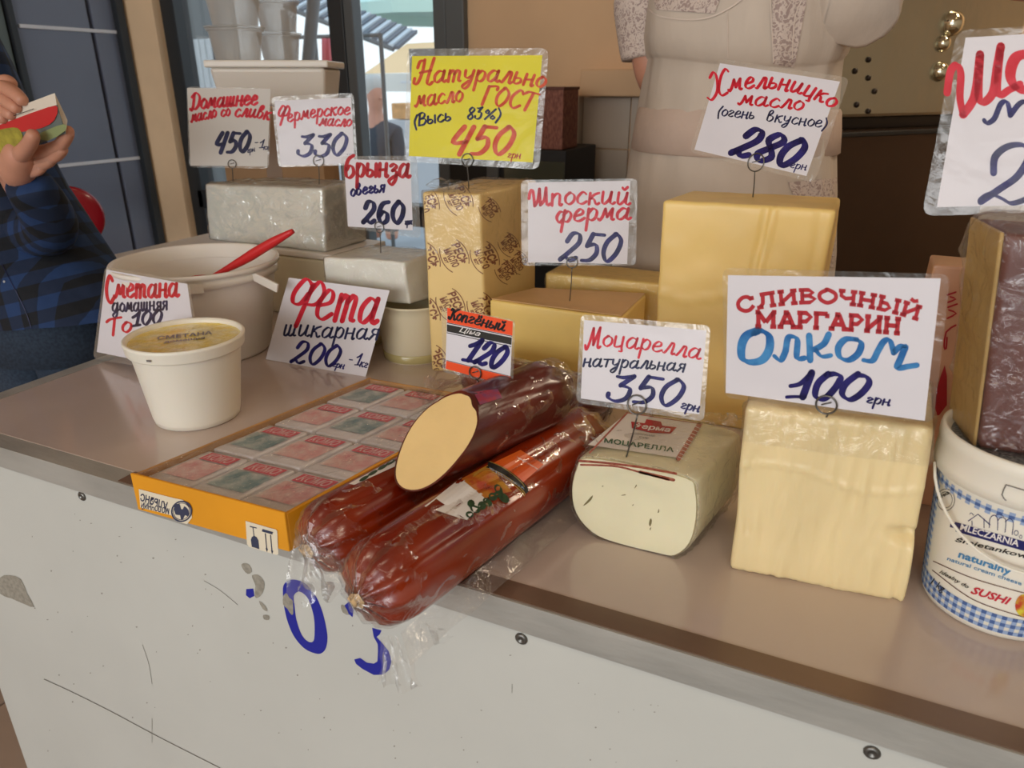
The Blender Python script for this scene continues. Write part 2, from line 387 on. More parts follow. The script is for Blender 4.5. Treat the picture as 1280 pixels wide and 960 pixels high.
g('2', .75, '.12,.7 .25,.98 .5,.95 .57,.65 .3,.3 .05,.03|.05,.05 .2,.15 .4,.0 .62,.1')
g('3', .75, '.1,.92 .3,.9 .58,.98|.58,.98 .3,.6|.3,.6 .6,.5 .6,.15 .35,0 .1,.1 .05,.25')
g('4', .75, '.3,1 .08,.42 .55,.46|.62,1 .45,0')
g('5', .75, '.25,.98 .15,.55|.25,.98 .68,.95|.15,.55 .45,.6 .57,.3 .4,.04 .1,.02')
g('6', .75, '.58,.95 .25,.85 .08,.35 .25,0 .52,.1 .52,.4 .3,.5 .1,.3')
g('8', .75, '.35,.5 .13,.75 .35,1 .6,.8 .35,.5 .1,.22 .3,0 .57,.2 .35,.5')
g('(', .5, '.4,1.5 .12,.6 .3,-.5')
g(')', .5, '.1,1.5 .4,.6 .1,-.5')
g('%', 1.1, '.25,1.3 .1,1 .3,.8 .4,1.1 .25,1.3|.95,1.4 .15,0|.8,.5 .65,.25 .8,0 1,.25 .8,.5')
g('-', .6, '.05,.45 .45,.47')
g('.', .3, '.1,.05 .16,.05')
g(' ', .9, '0,-99 0,-99')
G2 = {}
def g2(ch, adv, s): G2[ch] = (adv, [[tuple(map(float, p.split(','))) for p in st.split()] for st in s.split('|')])
sf = lambda x: f'{x-.17},.05 {x+.17},.05'
st_ = lambda x: f'{x-.17},.95 {x+.17},.95'
g2('С', .98, '.8,.72 .62,.96 .35,.97 .1,.7 .1,.3 .35,.03 .62,.04 .85,.28|.83,.97 .83,.66')
g2('Л', 1.05, '.12,.05 .3,.3 .36,.95|.2,.95 .98,.95|.8,.95 .8,.05|' + sf(.8) + '|' + sf(.14))
g2('И', 1.05, f'.17,0 .17,1|.82,0 .82,1|.17,.15 .82,.85|{sf(.17)}|{st_(.17)}|{sf(.82)}|{st_(.82)}')
g2('Й', 1.05, f'.17,0 .17,1|.82,0 .82,1|.17,.15 .82,.85|{sf(.17)}|{st_(.17)}|{sf(.82)}|{st_(.82)}|.3,1.32 .5,1.2 .7,1.32')
g2('В', .95, '.17,0 .17,1|0,.95 .5,.95 .72,.75 .5,.53 .17,.53|.5,.53 .82,.28 .55,.05 0,.05')
g2('О', 1.02, '.5,.97 .12,.7 .12,.3 .5,.03 .88,.3 .88,.7 .5,.97 .35,.92')
g2('Ч', .98, f'.15,.95 .15,.6 .38,.42 .75,.5|{st_(.17)}|.78,1 .78,0|{st_(.78)}|{sf(.78)}')
g2('Н', 1.0, f'.17,0 .17,1|.78,0 .78,1|.17,.5 .78,.5|{sf(.17)}|{st_(.17)}|{sf(.78)}|{st_(.78)}')
g2('Ы', 1.22, f'.17,0 .17,1|.17,.56 .48,.54 .66,.3 .45,.05 .0,.05|{st_(.17)}|1.0,0 1.0,1|{st_(1.0)}|{sf(1.0)}')
g2('М', 1.25, f'.17,0 .17,1|.17,.93 .58,.3|.58,.3 1.0,.93|1.0,0 1.0,1|{sf(.17)}|{sf(1.0)}|0,.95 .25,.95|.92,.95 1.17,.95')
g2('А', 1.05, f'.15,.05 .48,.95|.52,.95 .88,.05|.28,.33 .74,.33|{sf(.15)}|{sf(.88)}|.3,.95 .6,.95')
g2('Р', .9, f'.17,0 .17,1|0,.95 .5,.95 .76,.72 .5,.42 .17,.42|{sf(.17)}')
g2('Г', .88, f'.17,0 .17,1|0,.95 .78,.95|.76,.97 .76,.68|{sf(.17)}')
def word(t, p0, p1, xh, w, slant=.22, bulge=0., font=None, rotate=True, jit=.03, pen=.5):
    """text on a baseline p0-p1 (photo pixels, y down); xh letter height"""
    FT = font or G; P0 = Vector(p0); P1 = Vector(p1); d = P1 - P0; L = d.length; d.normalize(); up = Vector((d.y, -d.x))
    adv = [FT[c][0] for c in t]; tot = sum(adv); sx = L / tot; x = 0; out = []
    for c, a in zip(t, adv):
        tm = (x + a / 2) / tot; hh = 4 * bulge * tm * (1 - tm); sl = 4 * bulge * (1 - 2 * tm) / L
        dd = (d + up * sl).normalized() if rotate else d; uu = Vector((dd.y, -dd.x))
        o = P0 + d * (x * sx) + up * (4 * bulge * (x / tot) * (1 - x / tot))
        if FT is G: js, jy = random.uniform(-jit, jit), random.uniform(-jit, jit)
        else: js = jy = 0
        if c != ' ':
            for s in FT[c][1]:
                pts = [o + dd * ((qx + (qy * slant * xh / sx)) * sx) + uu * ((qy * (1 + js) + jy) * xh) for qx, qy in s]
                out.append(stroke(pts, w * (1.32 if FT is G else 1), 5 if FT is G or (c in 'СО' and len(s) > 4) else 1, pen if FT is G else None, FT is G))
        x += a
    return join(*out)

FONTCACHE = {}
def text_mesh(t, bold=0., shear=0.):
    k = (t, bold, shear)
    if k in FONTCACHE: return FONTCACHE[k]
    c = bpy.data.curves.new('lettering', 'FONT'); c.body = t; c.size = 1; c.offset = bold; c.shear = shear; c.resolution_u = 2; c.fill_mode = 'FRONT'
    o = bpy.data.objects.new('lettering', c); COL.objects.link(o); bpy.context.view_layer.update()
    me = o.evaluated_get(bpy.context.evaluated_depsgraph_get()).to_mesh()
    V = [v.co.copy() for v in me.vertices]; Fa = [tuple(p.vertices) for p in me.polygons]
    bpy.data.objects.remove(o); bpy.data.curves.remove(c)
    x0 = min(v.x for v in V); x1 = max(v.x for v in V)
    V = [Vector(((v.x - x0) / (x1 - x0), v.y / .7)) for v in V]
    FONTCACHE[k] = (V, Fa); return V, Fa
def ptext(t, p0, p1, h, bold=0., shear=0., up=None, bulge=0.):
    """printed text, width fitted to p0-p1, cap height h"""
    V, Fa = text_mesh(t, bold, shear); P0 = Vector(p0); d = Vector(p1) - P0
    u = Vector((d.y, -d.x)).normalized() if up is None else Vector(up)
    return [P0 + d * v.x + u * (v.y * h + 4 * bulge * v.x * (1 - v.x)) for v in V], Fa

# ------------------------------------------------------------------ the setting
ZT = .85; YF = .534; XL = -1.225
def struct(name, data, m, smooth=False, label=None): return mk(name, data, m, kind='structure', smooth=smooth, label=label)
YB = 3.1; XW = -3.6; ZC = 2.75; XR = 2.6; YN = -4.2
# floor with individually laid tiles where the photo shows them
M_floor = mat('floor_grout', (120, 104, 92), .7, var=.1, vscale=8)
M_tile = mat('floor_tile', (172, 150, 134), .4, var=.08, vscale=4)
fl = struct('floor', box((-.5, -.5, -.03), (6.6, 7.6, .04), 0), M_floor)
tme = None
for i in range(-4, 4):
    for j in range(-3, 6):
        if tme is None:
            o = mk('floor_tile', box((0, 0, -.004), (.327, .327, .016), .002), M_tile, parent=fl); tme = o.data; l0 = fl.location.copy()
        else:
            o = bpy.data.objects.new('floor_tile', tme); COL.objects.link(o); o.parent = fl
        o.location = (-1.43 + .333 * i, .3 + .333 * j, 0)
ceil = struct('ceiling', box((-.5, -.6, ZC + .03), (6.6, 7.6, .06), 0), mat('ceiling_paint', (186, 166, 142), .7))
wr = struct('wall_right', box((XR + .05, -.5, 1.35), (.1, 7.4, 2.8), 0), mat('pale_wall', (206, 200, 186), .6))
# back wall with glazed opening at the left
wb = struct('wall_back', bmjoin(box((.48, YB + .06, 1.35), (4.24, .12, 2.8), 0), box((-2.6, YB + .06, 2.55), (1.95, .12, .4), 0), box((-2.6, YB + .06, .2), (1.95, .12, .55), 0)), M_beige)
M_wt = mat('glazed_wall_tile', (202, 186, 168), .22, var=.03, vscale=6)
tm = None
for i in range(9):
    for j in range(6):
        x = -1.0 + .205 * i; z = 1.165 - .205 * j
        if tm is None: o = mk('wall_tile', box((x, YB - .006, z), (.2, .012, .2), .002), M_wt, parent=wb); tm = o.data; bx, bz = x, z
        else:
            o = bpy.data.objects.new('wall_tile', tm); COL.objects.link(o); o.parent = wb; o.location = (x - bx, 0, z - bz)
struct('trim_1', box((-.33, YB - .06, 1.318), (1.5, .12, .098), .006), M_beige, label='beige ledge running along the back wall above the tiles')
struct('trim_2', box((-1.14, YB - .03, .72), (.075, .06, 1.1), .004), M_wt, label='pale upright tile edging at the left of the wall tiles')
# left wall: grey panelled door, beige pillar
wlf = struct('wall_left', box((XW - .06, -.5, 1.35), (.12, 7.4, 2.8), 0), M_beige)
# pillar
pil = struct('trim_3', prism([(XW, 2.93), (-3.40, 3.02), (-3.40, 3.2), (XW, 3.2)], 0, ZC, bev=.004), mat('pillar_paint', (242, 208, 168), .65, var=.05, vscale=5, bump=.1, bscale=40), label='beige painted pillar between the grey door and the window')
M_door = mat('door_slate', (112, 118, 136), .38, var=.06, vscale=2, coat=.2)
dr = thing('door_1', (XW + .03, 2.6, 0), None, None); dr['kind'] = 'structure'; dr['label'] = 'slate grey panelled door with thin white bars'
mk('door_leaf', box((XW + .03, 2.56, 1.1), (.04, .40, 2.2), .003), M_door, dr)
mk('door_leaf', box((XW + .03, 2.845, 1.1), (.04, .125, 2.2), .003), M_door, dr)
mk('door_leaf', box((XW + .03, 2.30, 1.1), (.04, .09, 2.2), .003), mat('door_green', (96, 108, 106), .4), dr)
mk('door_frame', bmjoin(box((XW + .035, 2.37, 1.12), (.06, .03, 2.24), .003), box((XW + .045, 2.925, 1.12), (.08, .045, 2.24), .003), box((XW + .035, 2.62, 2.22), (.06, .65, .05), .003)), M_darkf, dr)
for z in (1.555, .945, 2.1, .4):
    mk('bar', box((XW + .054, 2.65, z), (.012, .50, .016), .002), mat('white_bar', (226, 226, 230), .4), dr)
# window frame and glass
wi = thing('window_1', (-2.5, YB, 0), None, None); wi['kind'] = 'structure'; wi['label'] = 'tall glazed window behind the stall with dark grey posts'
mk('post', box((-3.36, YB + .02, 1.3), (.10, .10, 2.3), .005), M_darkf, wi)
mk('post', box((-2.31, YB + .02, 1.3), (.085, .10, 2.3), .005), M_darkf, wi)
mk('post', box((-2.235, YB + .0, 1.3), (.05, .07, 2.3), .005), M_frame, wi)
mk('post', box((-1.765, YB + .02, 1.3), (.06, .10, 2.3), .005), M_frame, wi)
mk('post', box((-1.685, YB + .0, 1.3), (.09, .08, 2.3), .005), M_frame, wi)
mk('rail', box((-2.5, YB + .02, .72), (1.7, .10, .10), .005), M_darkf, wi)
mk('rail', box((-2.5, YB + .02, 2.32), (1.7, .10, .08), .005), M_frame, wi)
mk('pane', box((-2.83, YB + .03, 1.5), (.96, .006, 1.5), 0), M_glass, wi)
mk('pane', box((-2.0, YB + .03, 1.5), (.42, .006, 1.5), 0), M_glass, wi)

# ------------------------------------------------------------------ counter
co = thing('market_counter', (-.3, YF, 0), 'white market counter with pinkish top and worn aluminium edge', 'counter')
mk('front_panel', box((.20, YF + .012, .41), (2.92, .02, .82), .001), M_panel, co)
mk('body', box((.20, .95, .40), (2.9, .80, .80), .002), M_panel, co)
mk('edge_trim', bmjoin(hexa([(XL, YF - .002, .8155), (1.7, YF - .002, .8155), (1.7, YF, .8155), (XL, YF, .8155)], [(XL, YF - .002, .8495), (1.7, YF - .002, .8495), (1.7, YF, .8495), (XL, YF, .8495)], 0),
   box((.2375, YF + .017, .8485), (2.925, .034, .002), 0), box((XL - .001, .966, .832), (.003, .865, .034), 0), box((XL + .012, .966, .8498), (.026, .865, .001), 0)), M_alum, co, label='scratched grey aluminium edge')
mk('worktop', bmjoin(box((.2375 + .013, .98, .833), (2.90, .84, .034), .001)), M_counter, co, label='glossy pinkish beige laminate top')
# recessed metal strip in front of the worktop, brown room reflection in its colour
mk('edge_strip', box((.45, YF + .0135, .8502), (2.5, .026, .0012), 0), mat('strip_room_reflection', (124, 100, 84), .3, metal=.35, var=.15, vscale=14, stretch=(.3, 1, 1)), co, label='metal strip along the front edge, coloured by its brown reflection')
M_rivet = mat('rivet_metal', (112, 110, 106), .35, metal=.8)
for px, py in ((103, 620), (652, 798), (1090, 940)):
    p = ony(px, py, YF + .002)
    V, Fa = lathe([(.0068, 0), (.0068, .0012), (.005, .0026), (.0028, .0028), (.0022, .0016), (0.0001, .0014)], (0, 0, 0), 20)
    V = [Vector((v.x, -v.z, v.y)) + p for v in V]
    mk('rivet', (V, Fa), M_rivet, co, smooth=True)
pp = planeproj(Vector((0, YF + .002, .5)), Vector((0, -1, 0)), .0003)
Z5 = lambda L, ox=290, oy=690, s=5.645: [(ox + x / s, oy + y / s) for x, y in L]
outer = Z5([(362, 240), (395, 203), (445, 195), (520, 225), (590, 310), (640, 430), (672, 580), (665, 670), (635, 712), (590, 717), (510, 680), (440, 600), (395, 500), (370, 400), (360, 320)])
inner = Z5([(438, 305), (455, 287), (485, 282), (530, 320), (560, 390), (580, 480), (582, 590), (572, 630), (545, 636), (510, 610), (480, 560), (455, 480), (445, 420), (440, 370), (436, 335)])
oc = catmull(outer, 4, True); ic = catmull(inner, 4, True); n = len(oc)
ring = (oc + ic, [(i, (i + 1) % n, n + (i + 1) % n, n + i) for i in range(n)])
M_bluep = mat('blue_vinyl', (26, 36, 150), .4)
three = polyfill(Z5([(988, 535), (1055, 553), (1042, 582), (1020, 600), (1062, 645), (1105, 700), (1118, 740), (1124, 775), (1110, 830), (1070, 865), (1000, 868), (920, 825), (875, 790), (862, 758), (905, 748), (950, 780), (1000, 788), (1026, 772), (1030, 700), (1028, 650), (1000, 600)]), 1)
bits = [polyfill(Z5([(100, 262), (150, 258), (158, 310), (125, 327), (98, 305)]), 1), polyfill(Z5([(790, 380), (825, 350), (858, 410), (850, 460), (815, 430)]), 1)]
mk('blue_number', mapped(join(ring, three, *bits), pp), M_bluep, co, label='chipped blue painted digits 0 and 3')
M_peel = mat('bare_patch', (150, 144, 132), .7, var=.2, vscale=160)
peel = [Z5([(362, 310), (385, 290), (405, 325), (428, 345), (432, 435), (415, 440), (390, 400), (360, 370)]), Z5([(140, 165), (180, 160), (215, 190), (230, 230), (215, 290), (180, 325), (160, 310), (165, 240), (150, 200)]),
        Z5([(65, 90), (90, 78), (125, 95), (140, 140), (110, 155), (80, 125)]), Z5([(768, 375), (795, 380), (825, 445), (780, 425)]), Z5([(190, 345), (235, 380), (250, 420), (215, 400)]), Z5([(220, 445), (262, 450), (260, 480), (225, 475)]),
        [(0, 722), (12, 719), (26, 724), (34, 742), (43, 759), (30, 755), (14, 748), (0, 742)]]
mk('peeled_spot', mapped(join(*[polyfill(q, 2) for q in peel]), pp, .0002), M_peel, co, label='grey patches where the paint has flaked off', kind='stuff')
scr = [[(55, 849), (90, 865), (140, 890), (200, 922), (275, 960)], [(178, 806), (186, 830), (190, 855)], [(255, 726), (275, 738), (297, 756)], [(190, 898), (190, 928)], [(640, 855), (640, 866)]]
mk('scratch', mapped(join(stroke(scr[0], 1.0), *[stroke(q, .45) for q in scr[1:]]), pp, .0001), mat('scratch_grey', (110, 105, 98), .7), co, kind='stuff')
specks = join(*[ellipse(q[0], q[1], random.uniform(.5, 1.5), random.uniform(.5, 1.2), 6) for q in [(random.uniform(40, 900), random.uniform(620, 955)) for _ in range(120)] if q[1] > 600 + .33 * q[0]])
mk('speck', mapped(specks, pp, .0001), mat('speck_grey', (150, 146, 138), .7), co, kind='stuff')

# ------------------------------------------------------------------ products on the counter
M_print = mat('brown_print', (134, 80, 54), .5)
M_white = mat('label_white', (232, 226, 222), .45)
M_green = mat('label_green', (20, 92, 52), .45)
M_maroon = mat('label_maroon', (150, 50, 44), .4, col2=(196, 120, 104), vscale=220)

# --- big yellow block (280)
tp = [onz(828, 250, 1.172), onz(1045, 262, 1.172), onz(1052, 246, 1.172), onz(865, 238, 1.172)]
bt = [Vector((p.x, p.y, ZT)) for p in tp]
bt[0] = Vector((-.236, 1.012, ZT)); bt[1] = Vector((-.03, 1.025, ZT))
t = thing('butter_block', bt[0].lerp(bt[2], .5), 'large tall block of yellow butter with a vertical groove, right of the cut yellow cheese', 'butter')
bm = hexa(bt, tp, .006, 3, cuts=44, amp=.0014, nsc=26)
for v in bm.verts:   # groove and dents on the front face
    if v.co.y < 1.05:
        s = (v.co.x - bt[0].x) / .205; zz = (v.co.z - ZT) / .322
        gx = s - .64 + (1 - zz) * .16
        v.co.y += (.0045 * math.exp(-(gx / .014) ** 2) - .003 * math.exp(-((gx - .035) / .02) ** 2)) * min(1, max(0, (zz - .62) / .05))
        v.co.y -= .003 * math.exp(-((zz - .60 + .02 * math.sin(s * 9)) / .010) ** 2) * (s < .6)
        v.co.y += .003 * math.exp(-((s - .95) / .015) ** 2) * (zz > .72)
mk('block', bm, M_big, t, smooth=True)

# --- cut yellow cheese (250) and the slab behind it
tp = [onz(612, 375, .985), onz(778, 397, .985), onz(808, 368, .985), onz(668, 361, .985)]
t = thing('cheese_block', Vector((tp[0].x + .1, 1.1, ZT)), 'yellow cheese block with darker flat top in front of the printed butter block', 'cheese')
bt = [Vector((p.x, p.y, ZT)) for p in tp]
bm = hexa(bt, tp, .005, 3, cuts=10, amp=.0012, nsc=22, seed=3)
mk('block', bm, M_cheese, t, smooth=True)
c = [p + Vector((0, 0, .0012)) for p in tp]; mid = sum(c, Vector()) / 4
mk('top_rind', hexa([mid.lerp(p, .985) for p in c], [mid.lerp(p, .98) + Vector((0, 0, .0015)) for p in c], .0008, cuts=6, amp=.0005), mat('shaded_rind', (214, 172, 120), .3, var=.06, vscale=20, bump=.2), t, label='rind on the top, coloured darker for its shade')  # rind and the shade on the top share one darker colour
tp = [Vector((-.505, 1.24, .995)), Vector((-.275, 1.245, .995)), Vector((-.27, 1.34, .995)), Vector((-.50, 1.34, .995))]
t = thing('cheese_block', Vector((-.39, 1.29, ZT)), 'yellow cheese slab in crumpled clear wrap behind the cut cheese block', 'cheese')
mk('block', hexa([Vector((p.x, p.y, ZT)) for p in tp], tp, .005, 3, cuts=8, amp=.001, seed=5), M_cheese, t, smooth=True)
skinfilm(t.children[0], .0012, .005, 40, M_cling, t, 'wrap', label='crumpled clear wrap')

# --- printed butter block (450)
A = onz(527, 240, 1.157); B = onz(600, 243, 1.157); D = Vector((0, .20, 0)) + A; C4 = B + Vector((.012, .20, 0))
tp = [A, B, C4, D]; bt = [Vector((p.x, p.y, ZT)) for p in tp]; bt[0].x += .004; bt[1].x += .008
t = thing('wrapped_butter', Vector((A.x + .06, A.y + .1, ZT)), 'tall butter block in cream parchment printed with brown oval stamps', 'butter')
bo = mk('block', hexa(bt, tp, .005, 3, cuts=12, amp=.0014, nsc=18, seed=9), mat('printed_parchment', (236, 204, 136), .45, var=.04, vscale=12, bump=.25, bscale=18), t, smooth=True)
bpy.context.view_layer.update()
tr = bvh(bo); sp = surfproj(tr, .0005)
def stamp(cx, cy, k=1., rot=1.1, sq=1.):
    """oval stamp: two words between arcs, running downwards to the right"""
    R = lambda x, y: (cx + k * (x * math.cos(rot) * sq - y * math.sin(rot) * sq), cy + k * (x * math.sin(rot) + y * math.cos(rot)))
    parts = []
    for s in (-1, 1):
        parts.append(stroke([R(20 * math.cos(a), s * 14 * math.sin(a)) for a in [PI / 2 + PI * q / 12 for q in range(-3, 4)]], .9 * k, 3))
    for tx, y, h, w0 in (('ВЕСЬ', -2.0, 8.5, 12), ('МАСЛО', 7.0, 7.0, 11), ('82%', 11.5, 3.0, 4)):
        a, b = R(-w0, y), R(w0, y); u = (R(0, y - 1)[0] - R(0, y)[0], R(0, y - 1)[1] - R(0, y)[1]); ul = math.hypot(*u)
        parts.append(ptext(tx, a, b, h * k, .045, .2, up=(u[0] / ul, u[1] / ul)))
    return parts
first = 1
for L_, kk, rr_, qq in ((((531, 252), (573, 249), (568, 320), (606, 322), (532, 324), (563, 381), (602, 386), (532, 391), (543, 452)), 1.18, 1.08, 1.), (((612, 262), (636, 306), (632, 340), (648, 328), (682, 346)), .9, .8, .9)):
    for cx, cy in L_:
        mm = mapped(join(*stamp(cx, cy, kk, rr_, qq)), sp)
        if mm[1]: mk('stamp_print', mm, M_print, t, kind='stuff', label='brown stamp reading ВЕСЬ МАСЛО' if first else None); first = 0
skinfilm(bo, .0012, .004, 45, M_cling, t, 'wrap', zmin=1.157 - .09, spike=.003, label='clear film crumpled at the top')
def crumple(c, sx, sy, h, n=14, seed=0, rot=0.):
    """gathered film tuft: a wavy sheet"""
    V = []; Fa = []; R = Matrix.Rotation(rot, 3, 'Z')
    for j in range(n + 1):
        for i in range(n + 1):
            u, v = i / n - .5, j / n; p = Vector((u * sx, 0, v * h))
            q = noise.noise_vector(Vector((u * 7 + seed, v * 4, seed))); p += Vector((q.x * sx * .25 * v, q.y * sy * (.5 + v), q.z * h * .35 * v))
            V.append(Vector(c) + R @ p)
    for j in range(n):
        for i in range(n): k = j * (n + 1) + i; Fa.append((k, k + 1, k + n + 2, k + n + 1))
    return V, Fa
mk('wrap_tuft', crumple(A + Vector((.035, .015, .001)), .05, .03, .018, seed=4), M_cling, t, smooth=True)

# --- margarine block
bl, br_ = onz(912, 712, ZT), onz(1130, 755, ZT); dv = Vector((.004, .135, 0))
bt = [bl, br_, br_ + dv, bl + dv]
tl, tr_ = Vector((bl.x - .006, bl.y + .002, 1.035)), Vector((br_.x - .008, br_.y + .004, 1.034))
tp = [tl, tr_, tr_ + dv * 1.0, tl + dv * 1.0]
t = thing('margarine_block', (bl + br_) / 2 + dv / 2, 'big cream margarine block with wrinkled surface beside the checkered bucket', 'margarine')
bm = hexa(bt, tp, .007, 3, cuts=46, amp=.0022, nsc=15, seed=12)
for v in bm.verts:
    if v.co.y < bl.y + .04:
        s = (v.co.x - bl.x) / .165; zz = (v.co.z - ZT) / .184
        v.co.y += .016 * math.exp(-((s - .93) / .09) ** 2 - ((zz - .40 + .12 * (s - .9)) / .035) ** 2)
        v.co.y += .0022 * noise.noise(Vector((s * 22, zz * 3.0, 1))) + .0012 * noise.noise(Vector((s * 60, zz * 8, 4)))
        v.co.y -= .0022 * math.exp(-((zz - .66 - .04 * math.sin(s * 7)) / .012) ** 2)
        v.co.y += .0025 * math.exp(-((s - .05 - .03 * math.sin(zz * 9)) / .012) ** 2) * (.25 < zz < .75)
        v.co.y += .003 * math.exp(-((s - .94) / .015) ** 2) * (zz < .45)
mk('block', bm, M_marg, t, smooth=True)
skinfilm(t.children[0], .001, .003, 40, M_cling, t, 'wrap', zmin=1.034 - .035, spike=.002, label='clear film over the top')

# --- half loaf of mozzarella
y0, y1 = .668, .802
prof = [(-.222, .949), (-.165, .953), (-.112, .950), (-.102, .938), (-.098, .905), (-.102, .873), (-.116, .853), (-.135, .850), (-.185, .850), (-.212, .856), (-.232, .876), (-.238, .905), (-.233, .935)]
pc = catmull([Vector((x, 0, z)) for x, z in prof], 3, True)
n = len(pc); V = []; Fa = []; cen = Vector((-.168, 0, .902))
rings = [(y0, .965), (y0 + .0015, .985), (y0 + .005, 1.0)] + [(y0 + .005 + (y1 - y0 - .012) * k / 6, 1.0) for k in range(1, 7)] + [(y1 - .003, .98), (y1, .93)]
for y, s in rings:
    sh = (y - y0) * .18
    for q in pc:
        p = cen + (Vector((q.x, 0, q.z)) - cen) * s; p.y = y; p.x += sh; p.z = max(p.z, ZT + .0005)
        V.append(p)
for j in range(len(rings) - 1):
    for i in range(n): k = (i + 1) % n; Fa.append((j * n + i, j * n + k, (j + 1) * n + k, (j + 1) * n + i))
Fa.append(tuple(range(n))); Fa.append(tuple(range((len(rings) - 1) * n, len(rings) * n))[::-1])
t = thing('mozzarella_loaf', (-.16, .73, ZT), 'half loaf of white mozzarella in cling film with a red and white label on top', 'cheese')
lo = mk('loaf', (V, Fa), M_moz, t, smooth=False)
for p in lo.data.polygons: p.use_smooth = len(p.vertices) < 6
fm = [cen + (Vector((v.x, cen.y, v.z)) - cen) * 1.02 + Vector((0, v.y, 0)) for v in V]
bm = bmesh.new(); vs = [bm.verts.new(v) for v in fm]
for f in Fa: bm.faces.new([vs[i] for i in f])
bmesh.ops.subdivide_edges(bm, edges=bm.edges[:], cuts=2, use_grid_fill=True); bm.normal_update()
for v in bm.verts: v.co += v.normal * (.0012 + .0026 * abs(noise.noise(v.co * 55)) + (.004 * max(0, 1 - abs(noise.noise(v.co * 34)) * 3) ** 3 if v.co.y > y0 + .01 else .0008 * max(0, 1 - abs(noise.noise(v.co * 40)) * 5)))
for v in bm.verts: v.co.z = max(v.co.z, ZT + .0003)
mk('film', bm, M_cling, t, smooth=True, label='crinkled cling film')
mk('film_tuft', crumple((-.098, .79, .952), .05, .012, .02, seed=11, rot=.4), M_cling, t, smooth=True)
mk('film_tuft', crumple((-.225, .70, .94), .03, .014, .018, seed=15, rot=1.2), M_cling, t, smooth=True)
zt = .9545; mpj = lambda x, y, e=0.: onz(x, y, zt + e)
tri = join(patch([(784, 516), (878, 530), (846, 572), (735, 556)], 6, 6))
mk('label', mapped(tri, mpj), M_white, t, label='white label with maroon border')
bd = join(stroke([(784, 516), (737, 566)], 2.2, 1), stroke([(784, 516), (878, 530)], 1.0, 1), stroke([(874, 531), (848, 573)], 6, 1), stroke([(724, 576), (760, 579), (800, 584), (845, 592)], 3, 6), stroke([(726, 581), (770, 583), (806, 592), (836, 600)], 2.4, 6), stroke([(800, 590), (826, 596), (842, 600)], 4, 4))
mk('label_border', mapped(bd, mpj, .0003), M_maroon, t, label='maroon border and torn strip')
mk('label_hatch', mapped(join(*[stroke([(869 - i * 2.4, 533 + i * 4.2), (876 - i * 2.4, 536 + i * 4.2)], .8, 1) for i in range(10)]), mpj, .0005), M_white, t)
mk('label_emblem', mapped(polyfill([(789, 527), (806, 529), (808, 524), (826, 527), (828, 532), (846, 534), (838, 542), (814, 541), (790, 535)], 1), mpj, .0005), M_crim, t)
mk('label_lettering', mapped(join(ptext('ферма', (792, 534), (838, 540), 5.5, .03, .2)), mpj, .0008), M_white, t)
mk('label_lettering', mapped(join(ptext('МОЦАРЕЛЛА', (755, 553), (842, 565), 5.5, .02)), mpj, .0006), M_green, t, label='green lettering reading МОЦАРЕЛЛА')
mk('label_lettering', mapped(join(ptext('СИЧУЖНИЙ', (793, 543), (818, 546), 2), ptext('СИР', (799, 547), (811, 549), 2)), mpj, .0006), mat('grey_print', (110, 104, 100), .5), t)
bpy.context.view_layer.update(); mp_ = surfproj(bvh(lo), .0004)
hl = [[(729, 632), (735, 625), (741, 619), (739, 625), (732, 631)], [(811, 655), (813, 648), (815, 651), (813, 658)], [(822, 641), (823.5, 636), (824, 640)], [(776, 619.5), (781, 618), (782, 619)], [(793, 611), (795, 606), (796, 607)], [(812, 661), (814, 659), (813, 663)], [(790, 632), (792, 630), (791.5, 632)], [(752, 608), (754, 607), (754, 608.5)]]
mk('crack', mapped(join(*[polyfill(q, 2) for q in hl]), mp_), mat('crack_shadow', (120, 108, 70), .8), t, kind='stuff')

# --- smoked cheese logs
def log_mesh(p0, p1, r, n=80, m=44, tip0=True, tip1=True, seed=0, grooves=.03, cut=None, off=0.):
    ax = (p1 - p0); L = ax.length; ax.normalize(); u = Vector((0, 0, 1)); w = ax.cross(u).normalized(); V = []; Fa = []
    for j in range(m + 1):
        tt = j / m; s = tt * L; e = 0
        d0, d1 = s, L - s; k = 1.
        if tip0 and d0 < r * 1.1: k = min(k, (1 - (1 - d0 / (r * 1.1)) ** 2.3) ** .5 * .86 + .14); e = max(e, 1 - d0 / (r * 1.1))
        if tip1 and d1 < r * 1.1: k = min(k, (1 - (1 - d1 / (r * 1.1)) ** 2.3) ** .5 * .86 + .14); e = max(e, 1 - d1 / (r * 1.1))
        for i in range(n):
            a = 2 * PI * i / n; rr = r * k * (1 + grooves * math.sin(3 * a + seed + tt * 2) * .5 + grooves * .8 * math.sin(5 * a - seed) + .10 * e * math.sin(11 * a + seed)) + off
            for ga in (.55, 1.35, 2.3): rr -= r * grooves * 2.6 * math.exp(-(((a - ga - .25 * math.sin(tt * 2.5 + seed + ga)) / .09) ** 2)) * (.4 + .6 * math.sin(PI * min(1, tt * 1.1)))
            dv_ = w * math.cos(a) * rr + u * math.sin(a) * rr; ss = s
            if cut is not None and j < 12: ss = s + (1 - j / 12) * (dv_.z * cut[0] + dv_.dot(w) * cut[1])
            V.append(p0 + ax * ss + dv_)
    for j in range(m):
        for i in range(n): q = (i + 1) % n; Fa.append((j * n + i, j * n + q, (j + 1) * n + q, (j + 1) * n + i))
    if cut is None: Fa.append(tuple(range(n)))
    Fa.append(tuple(range(m * n, (m + 1) * n))[::-1])
    return V, Fa
